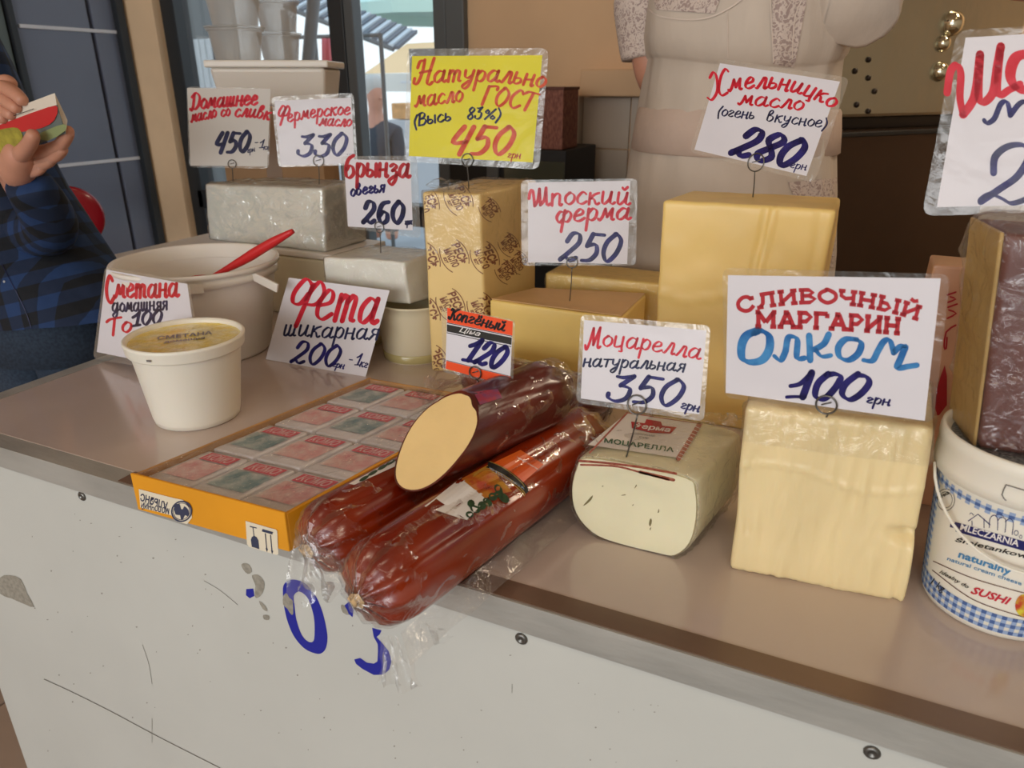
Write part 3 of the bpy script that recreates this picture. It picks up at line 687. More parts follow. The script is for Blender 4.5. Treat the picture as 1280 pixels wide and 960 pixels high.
def lumpfilm(V, Fa, amp, sc, subdiv=1, seed=0):
    bm = bmesh.new(); vs = [bm.verts.new(v) for v in V]
    for f in Fa: bm.faces.new([vs[i] for i in f])
    if subdiv: bmesh.ops.subdivide_edges(bm, edges=bm.edges[:], cuts=subdiv, use_grid_fill=True)
    bm.normal_update()
    for v in bm.verts: v.co += v.normal * (amp * (.2 + abs(noise.noise(v.co * sc + Vector((seed, 0, 0)))) + .4 * abs(noise.noise(v.co * sc * 2.3))))
    for v in bm.verts:
        if v.co.y > YF: v.co.z = max(v.co.z, ZT + .0008)
    return bm
def fan(c, d, up, L, w, seed, n=16):
    """crumpled loose end of a bag, spreading from c along d"""
    d = Vector(d).normalized(); up = Vector(up).normalized(); s = d.cross(up).normalized(); V = []; Fa = []
    for j in range(n + 1):
        v = j / n
        for i in range(n + 1):
            uu = i / n - .5; q = noise.noise_vector(Vector((uu * 6 + seed, v * 3, seed * 1.7)))
            V.append(Vector(c) + d * (v * L * (1 + .25 * q.x)) + s * (uu * w * (.35 + .8 * v)) + up * ((q.y * .35 + .18 * math.sin(uu * 19 + seed)) * w * (.25 + .6 * v)))
    for j in range(n):
        for i in range(n): k = j * (n + 1) + i; Fa.append((k, k + 1, k + n + 2, k + n + 1))
    return V, Fa
M_clip = mat('pale_knot', (214, 178, 130), .5, var=.2, vscale=60)
def log_thing(p0, p1, r, label, m, seed, bag=.0030, zbase=ZT):
    t = thing('smoked_cheese_log', Vector(((p0.x + p1.x) / 2, (p0.y + p1.y) / 2, zbase)), label, 'cheese', None)
    o = mk('casing', log_mesh(p0, p1, r, seed=seed), m, t, smooth=True)
    V, Fa = log_mesh(p0 - (p1 - p0).normalized() * .006, p1 + (p1 - p0).normalized() * .006, r + .001, seed=seed, grooves=.02)
    mk('bag', lumpfilm(V, Fa, bag, 34, 1, seed), M_bag, t, smooth=True, label='clear vacuum bag')
    return t, o
R1 = .0435; zl = ZT + R1 + .003
a0, a1 = Vector((-.346, .425, zl)), Vector((-.267, .835, zl))
t, o1 = log_thing(a0, a1, R1, 'reddish brown smoked cheese log with an orange label, nearest the bare counter', M_rind, 1.0)
d = (a0 - a1).normalized()
mk('knot', lathe([(.002, -.004), (.009, -.002), (.007, .003), (.002, .005)], (0, 0, 0), 12) if False else ([a0 + d * .002 + Vector((.008 * math.cos(k * PI / 5) * (1 + .12 * (k % 2)), -.002 * (k % 2), .008 * math.sin(k * PI / 5))) for k in range(10)] + [a0 + d * .008], [(k, (k + 1) % 10, 10) for k in range(10)]), M_clip, t, smooth=True)
mk('bag_tail', fan(a0 + Vector((.03, .0, -.03)), (.35, -.25, -1), (0, -1, .2), .045, .045, 3), M_tail, t, smooth=True)
mk('bag_tail', fan(a0 + Vector((.045, .03, -.035)), (.30, .0, -1), (.2, -1, 0), .02, .045, 7), M_bag, t, smooth=True)
# flattened seam of the bag lying on the worktop
V = []; Fa = []
for i in range(25):
    s = i / 24; c = a0.lerp(a1, .02 + s * .97)
    for j in range(5): V.append(Vector((c.x + R1 * .8 + j * .0052, c.y - .0045 * j, ZT + .0028 + (.013 * (1 - j / 4) if c.y > YF + .0 else .013 * (1 - j / 4)) + .0015 * math.sin(i * 1.3 + j))))
for i in range(24):
    for j in range(4): k = i * 5 + j; Fa.append((k, k + 1, k + 6, k + 5))
mk('bag_seam', (V, Fa), M_tail, t, smooth=True)
bpy.context.view_layer.update(); s1 = surfproj(bvh(o1), .0009)
Z = lambda L: [(520 + x / 5.818, 540 + y / 5.818) for x, y in L]
lab = join(mapped(patch(Z([(560, 225), (760, 130), (930, 235), (780, 365)]), 10, 8), s1))
mk('label', lab, mat('label_orange', (226, 112, 32), .4, col2=(214, 72, 24), vscale=12), t, label='orange label')
mk('label', mapped(patch(Z([(140, 480), (330, 330), (520, 480), (370, 640)]), 10, 8), s1), M_white, t, label='white end of the label')
mk('label', mapped(join(patch(Z([(60, 540), (150, 475), (375, 640), (330, 630)]), 8, 3)), s1), M_white, t)
mk('label', mapped(patch(Z([(330, 340), (520, 240), (700, 430), (500, 480)]), 10, 8), s1, .0002), mat('label_picture', (176, 62, 30), .4, col2=(196, 140, 36), vscale=60), t, label='red and gold picture on the label')
mk('label_leaf', mapped(join(*[ellipse(*Z([c])[0], 5 + random.random() * 3, 4 + random.random() * 2, 9, random.random() * 3) for c in ((390, 600), (430, 560), (480, 535), (520, 510), (560, 470), (600, 450), (640, 480), (600, 420), (400, 520))]), s1, .0005), mat('leaf_green', (38, 68, 36), .5, var=.4, vscale=200), t, label='dark green leaves on the label')
bandp = Z([(420, 285), (500, 235), (600, 265), (690, 320), (770, 390), (795, 425)])
mk('label_band', mapped(join(stroke(bandp, 8.5, 8)), s1, .0007), M_black2, t)
mk('label_band', mapped(join(stroke([(x, y + 4.8) for x, y in bandp], .8, 6), stroke([(x - 1, y - 4.6) for x, y in bandp], .6, 6), stroke([(x - 1, y + 7) for x, y in bandp], .8, 6)), s1, .001), mat('label_gold', (196, 160, 70), .4), t)
mk('label_lettering', mapped(join(ptext('КОПЧЕНАЯ', Z([(775, 395)])[0], Z([(530, 250)])[0], 4.5, .01, up=(.5, .87), bulge=0)), s1, .0011), mat('pale_blue_print', (150, 172, 200), .4), t)
mk('label_lettering', mapped(join(ptext('КОЛБАСНЫЙ', Z([(880, 262)])[0], Z([(735, 178)])[0], 2.6, .03, up=(.5, .87))), s1, .0009), M_white, t)
b0, b1 = Vector((-.4385, .470, zl)), Vector((-.3605, .850, zl))
b0.z = b1.z = ZT + .043; t, o2 = log_thing(b0, b1, .0400, 'reddish brown smoked cheese log lying against the orange carton', M_rind, 2.4)
d = (b0 - b1).normalized()
mk('knot', ([b0 + d * .002 + Vector((.008 * math.cos(k * PI / 5) * (1 + .12 * (k % 2)), -.002 * (k % 2), .008 * math.sin(k * PI / 5))) for k in range(10)] + [b0 + d * .008], [(k, (k + 1) % 10, 10) for k in range(10)]), M_clip, t, smooth=True)
mk('bag_tail', fan(b0 + Vector((.0, -.006, .02)), (.55, -.25, -1), (0, -1, .1), .06, .07, 12), M_tail, t, smooth=True)
mk('bag_tail', fan(b0 + Vector((.0, .0, -.028)), (.35, -.1, -1), (0, -1, .1), .022, .06, 14), M_bag, t, smooth=True)
bpy.context.view_layer.update(); s2 = surfproj(bvh(o2), .0009)
mk('label', mapped(patch([(432, 604), (487, 572), (500, 580), (443, 606)], 8, 3), s2), M_white, t, label='white label edge')
mk('label_leaf', mapped(join(*[ellipse(x, y, 7, 2.2, 9, -.5) for x, y in ((455, 598), (466, 591), (478, 584), (488, 578))]), s2, .0004), mat('leaf_green', (38, 68, 36), .5), t)
# fourth log, behind
c0, c1 = Vector((-.520, .960, ZT + .044)), Vector((-.275, .918, ZT + .044))
t, o4 = log_thing(c0, c1, .041, 'dark smoked cheese log lying crosswise behind the others', M_rind2, 4.0)
# cut log on top
R3 = .041; e0 = Vector((-.365, .60, .97)); e1 = Vector((-.300, .785, .972))
t3 = thing('smoked_cheese_log', Vector((-.33, .68, .93)), 'cut smoked cheese log with pale cut face, on top of two whole logs', 'cheese')
CUT = (1.12, .10)
V, Fa = log_mesh(e0, e1, R3, tip0=False, seed=.5, grooves=.015, cut=CUT)
o3 = mk('casing', (V, Fa), M_rind2, t3, smooth=True)
n = 80; cf = [v.copy() for v in V[:n]]; cm = sum(cf, Vector()) / n
fc = (e0 - e1).normalized() * .0006
ringf = [cm + (q - cm) * (.955 + .012 * math.sin(k_ * .23) - .06 * math.exp(-((k_ - 14) / 2.5) ** 2)) + fc for k_, q in enumerate(cf)]
mk('rind_edge', (cf + ringf, [(i, (i + 1) % n, n + (i + 1) % n, n + i) for i in range(n)]), M_rind2, t3, smooth=True); rr2 = [cm + (q - cm) * .5 + fc * 1.6 for q in cf]
mk('cut_face', (cf + ringf + rr2 + [cm + fc * 2], [(n + i, n + (i + 1) % n, 2 * n + (i + 1) % n, 2 * n + i) for i in range(n)] + [(2 * n + i, 2 * n + (i + 1) % n, 3 * n) for i in range(n)]), M_cutch, t3, smooth=True, label='pale cream cut face')
V, Fa = log_mesh(e0 + Vector((.012, .03, 0)), e1 + Vector((.008, .02, 0)), R3 + .002, tip0=False, seed=.5, grooves=.02, cut=(.9, .05)); Fa = Fa[:-1]
mk('bag', lumpfilm(V, Fa, .007, 30, 1, 3), M_bag, t3, smooth=True, label='loose clear bag pulled back from the cut')
mk('bag_tail', fan(e1 + Vector((.0, -.02, .01)), (.5, .75, -.25), (.0, .1, 1), .06, .10, 21), M_bag, t3, smooth=True)
mk('bag_tail', fan(Vector((-.385, .70, 1.0)), (-.8, -.4, -.2), (.1, .1, 1), .05, .06, 25), M_bag, t3, smooth=True)
bpy.context.view_layer.update(); s3 = surfproj(bvh(o3), .0008)
mk('label', mapped(patch([(592, 490), (622, 486), (628, 497), (600, 506)], 6, 4), s3), mat('label_red', (180, 40, 30), .4, col2=(110, 60, 100), vscale=60), t3, label='small red label')

# --- orange carton with processed cheese packs
O = Vector((-.7185, .4965, ZT)); U = Vector((.2205, .008, 0)); Vv = Vector((.073, .372, 0)); HZ = .0495
P = lambda u, v, z=0.: O + U * u + Vv * v + Vector((0, 0, z))
t = thing('cheese_carton', P(.5, .5), 'open orange cardboard carton overhanging the counter edge, shrink-wrapped', 'carton')
M_or = mat('orange_card', (226, 152, 22), .5, var=.06, vscale=10, bump=.08, bscale=40)
M_kr = mat('kraft_card', (184, 134, 76), .7, var=.1, vscale=20)
w = .022
def wall(a, b, c, d_, h=HZ, z=.0006): return hexa([P(*a, z), P(*b, z), P(*c, z), P(*d_, z)], [P(*a, h), P(*b, h), P(*c, h), P(*d_, h)], .0006, 1)
fp = mk('front_panel', wall((0, 0), (1, 0), (1, .009), (0, .009)), M_or, t)
mk('side_panel', wall((0, .009), (w, .009), (w, 1), (0, 1), .047), M_kr, t)
mk('side_panel', wall((1 - w, .009), (1, .009), (1, 1), (1 - w, 1), .047), M_or, t)
mk('back_panel', wall((w, .99), (1 - w, .99), (1 - w, 1), (w, 1), .046), M_kr, t)
mk('bottom', wall((w, .009), (1 - w, .009), (1 - w, .99), (w, .99), .0016), M_kr, t)
fpn = planeproj(P(0, 0), U.cross(Vector((0, 0, 1))), .0008)
Zc = lambda L: [(160 + x / 5.818, 570 + y / 5.818) for x, y in L]
mk('emblem_patch', mapped(join(polyfill(Zc([(78, 240), (290, 295), (330, 305), (400, 320), (460, 390), (465, 450), (430, 495), (370, 480), (310, 430), (90, 375)]), 1)), fpn), mat('patch_cream', (226, 214, 190), .5), t)
em = [ellipse(*Zc([(389, 403)])[0], 13.0, 13.5, 28, .6, .86), ellipse(*Zc([(389, 403)])[0], 10.3, 11, 24, .6, .93)]
mk('emblem', mapped(join(*em, ptext('МОЛОЧНИЙ', Zc([(300, 384)])[0], Zc([(98, 335)])[0], 6.5, .025, up=(-.1, 1)), ptext('АЛЬЯНС', Zc([(290, 340)])[0], Zc([(92, 272)])[0], 8.5, .025, up=(-.1, 1)),
   polyfill(Zc([(335, 360), (375, 350), (385, 385), (400, 385), (410, 365), (440, 395), (440, 440), (415, 430), (400, 460), (385, 465), (378, 430), (345, 425)]), 2)), fpn, .0003), mat('print_navy', (52, 58, 84), .5), t, label='upside-down lettering and round emblem in navy')
mk('handling_patch', mapped(polyfill(Zc([(855, 472), (1075, 535), (1085, 545), (1093, 715), (1080, 720), (880, 660), (865, 640)]), 1), fpn), mat('patch_cream', (226, 214, 190), .5), t)
hs = join(stroke(Zc([(885, 512), (935, 524)]), 1.2, 1, taper=False), stroke(Zc([(908, 518), (916, 585)]), 1.0, 1, taper=False), polyfill(Zc([(893, 610), (900, 590), (915, 580), (935, 590), (948, 615), (955, 678), (900, 660)]), 1),
          stroke(Zc([(975, 540), (1052, 562)]), 3.2, 1, taper=False), stroke(Zc([(998, 565), (1010, 690)]), 1.2, 1), stroke(Zc([(1036, 575), (1048, 705)]), 1.2, 1),
          polyfill(Zc([(1000, 670), (1018, 675), (1011, 698)]), 1), polyfill(Zc([(1038, 685), (1056, 690), (1049, 712)]), 1))
mk('handling_mark', mapped(hs, fpn, .0003), mat('print_navy', (52, 58, 84), .5), t, label='navy handling symbols with arrows')
# film over the carton
V = []; Fa = []; nx, ny = 44, 60
for j in range(ny + 1):
    for i in range(nx + 1):
        u, v = .020 + .96 * i / nx, .010 + .978 * j / ny
        z = .0470 - .0022 * math.sin(PI * min(1, max(0, u))) + .0016 * noise.noise(Vector((u * 14, v * 9, 0))) + .0016 * math.sin((u * 1.2 - v * 1.9) * 60 + 3 * noise.noise(Vector((u * 5, v * 5, 2)))) * max(0, 1 - abs(u - .8) * 4)
        V.append(P(u, v, z))
for j in range(ny):
    for i in range(nx): k = j * (nx + 1) + i; Fa.append((k, k + 1, k + nx + 2, k + nx + 1))
mk('shrink_film', (V, Fa), M_shrink, t, smooth=True, label='glossy shrink film over the packs')
M_foil = mat('silver_pack', (232, 226, 226), .28, metal=.12, var=.10, vscale=20, bump=.8, bscale=26, stretch=(1, 2.5, 1), coat=.3)
M_ban = mat('red_banner', (224, 74, 96), .4)
M_pic = [mat('pack_pink', (226, 150, 152), .4, col2=(240, 222, 214), vscale=45), mat('pack_teal', (104, 144, 150), .4, col2=(232, 232, 224), vscale=40)]
M_txt = mat('banner_letter', (240, 196, 196), .4)
pk = {}
cols = [(.028, .322), (.334, .643), (.655, .972)]
places = {0: 'left column of the orange carton', 1: 'middle column of the orange carton', 2: 'right column of the orange carton'}
rown = ['front row', 'second row from the front', 'third row from the front', 'back row']
def quadP(u0, v0, u1, v1, z): return [P(u0, v1, z), P(u1, v1, z), P(u1, v0, z), P(u0, v0, z)]
for ci, (u0, u1) in enumerate(cols):
    for ri in range(4):
        v0 = .018 + ri * .243; v1 = v0 + .236; z0 = .0022; z1 = .0415
        tt = thing('cheese_pack', P(u0 + .1, v0 + .1, z0), f'silver cheese pack, {rown[ri]}, {places[ci]}', 'cheese', 'cheese packs in the orange carton')
        base = tt.location.copy()
        uu0, uu1 = (u0, u1)
        bm = hexa([P(uu0, v0, z0), P(uu1, v0, z0), P(uu1, v1, z0), P(uu0, v1, z0)], [P(uu0 + .006, v0 + .004, z1), P(uu1 - .006, v0 + .004, z1), P(uu1 - .006, v1 - .004, z1), P(uu0 + .006, v1 - .004, z1)], .003, 2, cuts=5, amp=.0007, nsc=50, seed=ri * 3 + ci)
        mk('wrapper', bm, M_foil, tt, smooth=True)
        du = u1 - u0
        mk('picture', patch(quadP(u0 + du * .12, v0 + .05, u1 - du * .08, v1 - .075, z1 + .0009), 1, 1), M_pic[(ri + ci) % 2 if ci != 2 else 0], tt)
        mk('banner', patch(quadP(u0 + du * .20, v1 - .068, u1 - du * .10, v1 - .018, z1 + .0012), 1, 1), M_ban, tt)
        Vt, Ft = text_mesh('КОМО', .02, .15)
        mk('lettering', ([P(u0 + du * (.26 + .58 * q.x), v1 - .060 + .034 * q.y, z1 + .0015) for q in Vt], Ft), M_txt, tt)

# --- small tub with gold foil lid
c = Vector((-.863, .727, ZT))
t = thing('cream_tub', c, 'small white plastic tub with gold foil seal, beside the carton', 'tub')
mk('tub', lathe([(.056, 0), (.0605, .002), (.0625, .01), (.0755, .108), (.0765, .110), (.0805, .111), (.0815, .113), (.0825, .124), (.0835, .126), (.0835, .129), (.0815, .1305), (.0795, .130), (.0775, .127), (.0770, .1225)], c, 64, cap=False), M_plast2, t, smooth=True)
mk('bottom', lathe([(.001, .001), (.0565, .001)], c, 48, cap=False), M_plast2, t)
V, Fa = lathe([(.0001, .1225), (.02, .1235), (.04, .1232), (.06, .1228), (.0735, .1225), (.0770, .1232)], c, 64, cap=False)
for v in V:
    rr = math.hypot(v.x - c.x, v.y - c.y)
    if rr < .074: v.z += .0012 * noise.noise(v * 70)
mk('foil_seal', (V, Fa), mat('gold_foil', (250, 222, 110), .22, metal=.35, col2=(250, 238, 190), vscale=40, bump=1.0, bscale=60), t, smooth=True, label='wrinkled gold foil seal')
mk('foil_print', join(*[([c + Vector((math.cos(a) * x - math.sin(a) * y, math.sin(a) * x + math.cos(a) * y, .1248)) for x, y in [(q.x * w_ - w_ / 2, q.y * h_ + o_) for q in text_mesh(s_, .02)[0]]], text_mesh(s_, .02)[1]) for s_, w_, h_, o_, a in (('СМЕТАНА', .075, .016, .003, .8), ('домашня', .055, .010, -.016, .8))]), mat('foil_ink', (110, 104, 120), .4), t)
mk('latch_mark', ([c + Vector((.0838 * math.cos(a), .0838 * math.sin(a), z)) for a, z in ((-1.38, .117), (-1.30, .117), (-1.30, .120), (-1.38, .120))], [(0, 1, 2, 3)]), mat('grey_print', (110, 104, 100), .5), t)

# --- big open bucket with red spoon
c = Vector((-1.07, .96, ZT)); c = Vector((-1.078, .962, ZT))
t = thing('open_bucket', c, 'large open white bucket behind the foil sealed tub', 'bucket')
mk('bucket', lathe([(.100, 0), (.108, .002), (.112, .008), (.134, .145), (.1345, .147), (.1405, .148), (.1405, .160), (.1385, .1605), (.1385, .164), (.1445, .165), (.1455, .171), (.1440, .1735), (.1400, .1735), (.1375, .170), (.131, .12), (.108, .006), (.001, .005)], c, 72, cap=False), M_plast, t, smooth=True)
mk('cream', lathe([(.0001, .062), (.06, .063), (.10, .061), (.119, .064)], c, 48, cap=False), mat('sour_cream', (236, 224, 206), .35, bump=.3, bscale=20), t, smooth=True)
V = []; Fa = []
for k in range(9):   # latch on the rim front
    a = -1.02 + .32 * k / 8
    for r_, z_ in ((.1462, .145), (.1462, .160), (.1395, .160), (.1395, .145)): V.append(c + Vector((r_ * math.cos(a), r_ * math.sin(a), z_)))
for k in range(8):
    for q in range(4): Fa.append((k * 4 + q, k * 4 + (q + 1) % 4, k * 4 + 4 + (q + 1) % 4, k * 4 + 4 + q))
Fa += [(3, 2, 1, 0), (32, 33, 34, 35)]
mk('latch', (V, Fa), M_plast, t)
# handle hinge and strap
ah = -.03; h0 = c + Vector((.142 * math.cos(ah), .142 * math.sin(ah), .156))
hp_ = [h0, ony(352, 343, h0.y), ony(349, 363, h0.y + .004)]
ear = join(([h0 + Vector((.006 * math.cos(k * PI / 6), .0, .006 * math.sin(k * PI / 6))) + Vector((0, dy, 0)) for dy in (-.005, .005) for k in range(12)], [(k, (k + 1) % 12, 12 + (k + 1) % 12, 12 + k) for k in range(12)] + [tuple(range(12)), tuple(range(23, 11, -1))]))
mk('hinge', ear, M_plast, t)
q0 = h0 + Vector((.0, -.005, .0)); q1 = ony(346, 361, h0.y - .004)
dq = (q1 - q0).normalized(); sd = Vector((-dq.z, 0, dq.x)) * .0075
mk('handle_strap', hexa([q0 - sd, q1 - sd, q1 - sd + Vector((0, .004, 0)), q0 - sd + Vector((0, .004, 0))], [q0 + sd, q1 + sd * 1.1, q1 + sd * 1.1 + Vector((0, .004, 0)), q0 + sd + Vector((0, .004, 0))], .0012), M_plast, t)
# spoon
s0 = onz(366, 288, 1.058); s0 = ony(366, 289, 1.0); s1_ = ony(304, 325, .985); dd_ = (s1_ - s0).normalized()
s2_ = s1_ + (s1_ - s0).normalized() * .085; s2_.y -= .01
t = thing('red_spoon', s1_, 'red plastic spoon handle sticking out of the open bucket', 'spoon')
mk('handle', tube([s0, s0.lerp(s1_, .5) + Vector((0, 0, .001)), s1_, s1_.lerp(s2_, .5), s2_], .005, 10, 5, radii=[.0045, .0085, .0095, .0075, .005, .004]), mat('red_plastic', (206, 40, 44), .35), t, smooth=True)
V, Fa = lathe([(.0001, -.008), (.016, -.004), (.022, .004), (.0205, .0045), (.015, -.002), (.0001, -.006)], s2_ + Vector((-.012, -.006, 0)), 24, cap=False)
mk('bowl', (V, Fa), MATS['red_plastic'], t, smooth=True)

# --- clear round tubs holding brined cheese
def round_tub(c, r, h, fill, label, group=None):
    t = thing('round_tub', c, label, 'tub', group)
    mk('tub', lathe([(r * .86, 0), (r * .885, .002), (r * .98, h * .8), (r * 1.0, h * .82), (r * 1.0, h * .96), (r * 1.04, h * .97), (r * 1.04, h), (r * .99, h), (r * .95, h * .8), (.001, h * .8)], c, 48, cap=False), M_milky, t, smooth=True)
    mk('brine', lathe([(r * .865, .0006), (r * .892, .0025), (r * .905, h * .16), (r * .89, h * .165)], c, 48, cap=False), mat('yellow_brine', (190, 176, 122), .2, coat=.3), t, smooth=True, label='band of yellowish brine at the bottom')
    return t
round_tub(Vector((-.705, 1.098, ZT)), .066, .107, 0, 'cloudy round tub with cheese in yellowish brine, under the short white brynza slab')
round_tub(Vector((-.852, 1.125, ZT)), .064, .107, 0, 'cloudy round tub of brined cheese behind the slanted feta card')
# short brynza slab on the two tubs
y = 1.055; zb = .9575
a, b = ony(403, 321, y), ony(503, 328, y)
bt = [Vector((a.x, y, zb)), Vector((b.x + .008, y + .005, zb)), Vector((b.x + .03, y + .125, zb)), Vector((a.x + .02, y + .12, zb))]
tp = [Vector((a.x, y, a.z)), Vector((b.x, y + .004, b.z + .0)), Vector((b.x + .03, y + .125, b.z)), Vector((a.x + .02, y + .12, a.z))]
t = thing('brynza_slab', (bt[0] + bt[2]) / 2, 'short white brynza slab wrapped in shiny film on the round tubs', 'cheese')
mk('slab', hexa(bt, tp, .005, 3, cuts=12, amp=.0022, nsc=32, seed=31), M_brynza, t, smooth=True)
skinfilm(t.children[0], .001, .002, 45, M_cling, t, spike=.0015, seed=3)

# --- low white crate under the long wrapped block
t = thing('storage_tub', (-1.10, 1.27, ZT), 'low white plastic container under the long wrapped brynza block', 'container')
mk('body', hexa([Vector((-1.20, 1.20, ZT)), Vector((-.955, 1.20, ZT)), Vector((-.955, 1.34, ZT)), Vector((-1.20, 1.34, ZT))], [Vector((-1.215, 1.19, .985)), Vector((-.94, 1.19, .985)), Vector((-.94, 1.35, .985)), Vector((-1.215, 1.35, .985))], .008, 3), M_milky, t, smooth=False)
mk('lid', box((-1.0775, 1.27, .991), (.29, .17, .012), .004), M_plast, t)
y = 1.20
a, b, cL, dR = ony(255, 230, y), ony(402, 233, y), ony(258, 299, y), ony(408, 316, y)
zb = .9975
bt = [Vector((cL.x + .006, y, zb)), Vector((dR.x - .002, y, zb)), Vector((dR.x + .004, y + .135, zb)), Vector((cL.x + .02, y + .13, zb))]
tp = [Vector((a.x, y, a.z)), Vector((b.x, y, b.z - .004)), Vector((b.x + .006, y + .135, b.z - .004)), Vector((a.x + .02, y + .13, a.z))]
t = thing('brynza_block', (bt[0] + bt[2]) / 2, 'long white brynza block tightly wrapped in creased film, below the two left price cards', 'cheese')
mk('block', hexa(bt, tp, .007, 3, cuts=12, amp=.002, nsc=26, seed=41), M_brynza, t, smooth=True)
skinfilm(t.children[0], .001, .0035, 32, film('creased_film', rough=.10, gloss=.20, haze=.08, bump=1.0, bscale=20, stretch=(1, 1, 1.6)), t, spike=.003, cuts=1, seed=6, label='creased glossy film')

# --- checkered bucket at the right
c = Vector((.180, .730, ZT)); HB = .18
t = thing('cream_cheese_bucket', c, 'white cream cheese bucket with blue gingham bands at the right end', 'bucket')
prof = [(.054, 0), (.0605, .003), (.062, .008), (.0720, .140), (.0720, .141)]
bo = mk('bucket', lathe(prof, c, 72), M_plast2, t, smooth=True)
mk('lid', lathe([(.0735, .139), (.0768, .140), (.0775, .150), (.0765, .166), (.0775, .168), (.0775, .174), (.0765, .1785), (.0745, .180), (.0725, .1785), (.0715, .172), (.069, .170), (.001, .170)], c, 72, cap=False), M_plast2, t, smooth=True, label='white lid with raised rim')
M_gray = mat('gingham_grey', (74, 84, 96), .5, col2=(150, 154, 156), vscale=400)
mk('lid_label', lathe([(.001, .1706), (.068, .1706)], c, 48, cap=False), M_gray, t, label='grey checked lid label')
# gingham: individual squares placed around the wall
def wallpt(a, h, e=.0004):
    r = .062 + (.0720 - .062) * (h - .008) / .132 + e; return c + Vector((r * math.cos(a), r * math.sin(a), h))
M_gb = mat('gingham_blue', (70, 98, 152), .5); M_gm = mat('gingham_light', (150, 170, 204), .5)
def sq(a0_, a1_, h0_, h1_, e=.0004): return ([wallpt(a0_, h0_, e), wallpt(a1_, h0_, e), wallpt(a1_, h1_, e), wallpt(a0_, h1_, e)], [(0, 1, 2, 3)])
da = 2 * PI / 100; dk, lt = [], []
def check(i, j, h):
    s = sq(i * da, (i + 1) * da, h, h + .0039)
    if i % 2 == 0 and j % 2 == 0: dk.append(s)
    elif i % 2 == 0 or j % 2 == 0: lt.append(s)
for i in range(100):
    for j in range(5): check(i, j, .0085 + j * .0039)
a_left = -PI + .15
for i in range(44, 54):
    if True:
        for j in range(5, 33): check(i, j, .0085 + j * .0039)
for i in range(54, 92):
    if i % 2 == 0: dk.append(sq(i * da, (i + 1) * da, .128, .131)); lt.append(sq(i * da, (i + 1) * da, .131, .134)); lt.append(sq(i * da, (i + 1) * da, .125, .128)); lt.append(sq((i + 1) * da, (i + 2) * da, .128, .131))
mk('gingham_band', join(*dk), M_gb, t, kind='stuff'); mk('gingham_band', join(*lt), M_gm, t, kind='stuff')
bpy.context.view_layer.update(); bs = surfproj(bvh(bo), .0007)
Zb = lambda L: [(1140 + x / 5.333, 640 + y / 5.333) for x, y in L]
Za = lambda L: [(1140 + x / 5.333, 500 + y / 5.333) for x, y in L]
M_navyl = mat('label_navy', (28, 30, 96), .4); M_lb = mat('label_blue', (64, 130, 178), .4); M_brn = mat('label_brown', (98, 60, 52), .5)
mk('brand_ribbon', mapped(join(patch(Zb([(285, 65), (850, 225), (850, 290), (290, 130)]), 12, 2), stroke(Zb([(255, 85), (300, 95)]), 6, 1, taper=False)), bs), M_navyl, t, label='navy ribbon reading MLECZARNIA')
mk('lettering', mapped(join(ptext('MLECZARNIA', Zb([(318, 118)])[0], Zb([(708, 232)])[0], 8, .02)), bs, .0005), M_white, t)
mk('drawing', mapped(join(stroke(Zb([(375, 60), (440, 15), (520, 85)]), 1.2, 1), stroke(Zb([(400, 60), (400, 90)]), .9, 1), stroke(Zb([(480, 45), (480, 105)]), .9, 1), stroke(Zb([(515, 105), (520, 45), (545, 22), (570, 45), (570, 120)]), 1, 4), stroke(Zb([(570, 60), (595, 35), (625, 55), (620, 135)]), 1, 4), stroke(Zb([(622, 65), (650, 45), (675, 70), (668, 150)]), 1, 4), ellipse(*Zb([(695, 140)])[0], 3, 3.4, 12, 0, .75), ellipse(*Zb([(725, 165)])[0], 2, 2.4, 12, 0, .7), stroke(Zb([(385, 15), (395, 5), (410, 22)]), .8, 3), stroke(Zb([(560, 22), (585, 15), (610, 30)]), .8, 3)), bs), M_navyl, t, label='small farm drawing')
mk('lettering', mapped(join(word('śmietank', (1, 1), (2, 2), 1, 1) if False else ptext('śmietankowy', Zb([(285, 195)])[0], Zb([(820, 325)])[0], 6, .02, .25)), bs), M_black2, t)
mk('lettering', mapped(join(ptext('naturalny', Zb([(305, 300)])[0], Zb([(655, 420)])[0], 8.5, .03)), bs), M_lb, t, label='blue lettering reading naturalny')
mk('lettering', mapped(join(ptext('natural cream cheese', Zb([(232, 320)])[0], Zb([(728, 490)])[0], 4.6, .015)), bs), M_lb, t)
mk('lettering', mapped(join(ptext('idealny do', Zb([(180, 405)])[0], Zb([(372, 512)])[0], 4.6, .015, .3), ptext('1 kg', Zb([(122, 475)])[0], Zb([(205, 535)])[0], 8, .01), ptext('horeca', Za([(170, 665)])[0], Za([(250, 625)])[0], 4.5, .03)), bs, .0006), M_black2, t)
mk('lettering', mapped(join(ptext('SUSHI', Zb([(388, 540)])[0], Zb([(652, 622)])[0], 9, .03, .3)), bs), mat('label_crimson', (196, 36, 56), .4), t, label='red lettering reading SUSHI')
mk('label_line', mapped(join(stroke(Zb([(142, 328), (400, 440), (700, 528), (850, 560)]), 1.1, 8), stroke(Zb([(136, 388), (400, 580), (700, 688), (850, 720)]), 1.1, 8)), bs), M_brn, t)
mk('label_seal', mapped(join(ellipse(*Za([(225, 665)])[0], 11.5, 14, 28, 0, .93), ellipse(*Za([(225, 665)])[0], 8.5, 10.5, 24, 0, .92)), bs), mat('grey_print', (110, 104, 100), .5), t)
mk('food_picture', mapped(ellipse(1280, 757, 11, 14, 24), bs), mat('food_mix', (190, 60, 40), .5, col2=(214, 200, 60), vscale=120), t)
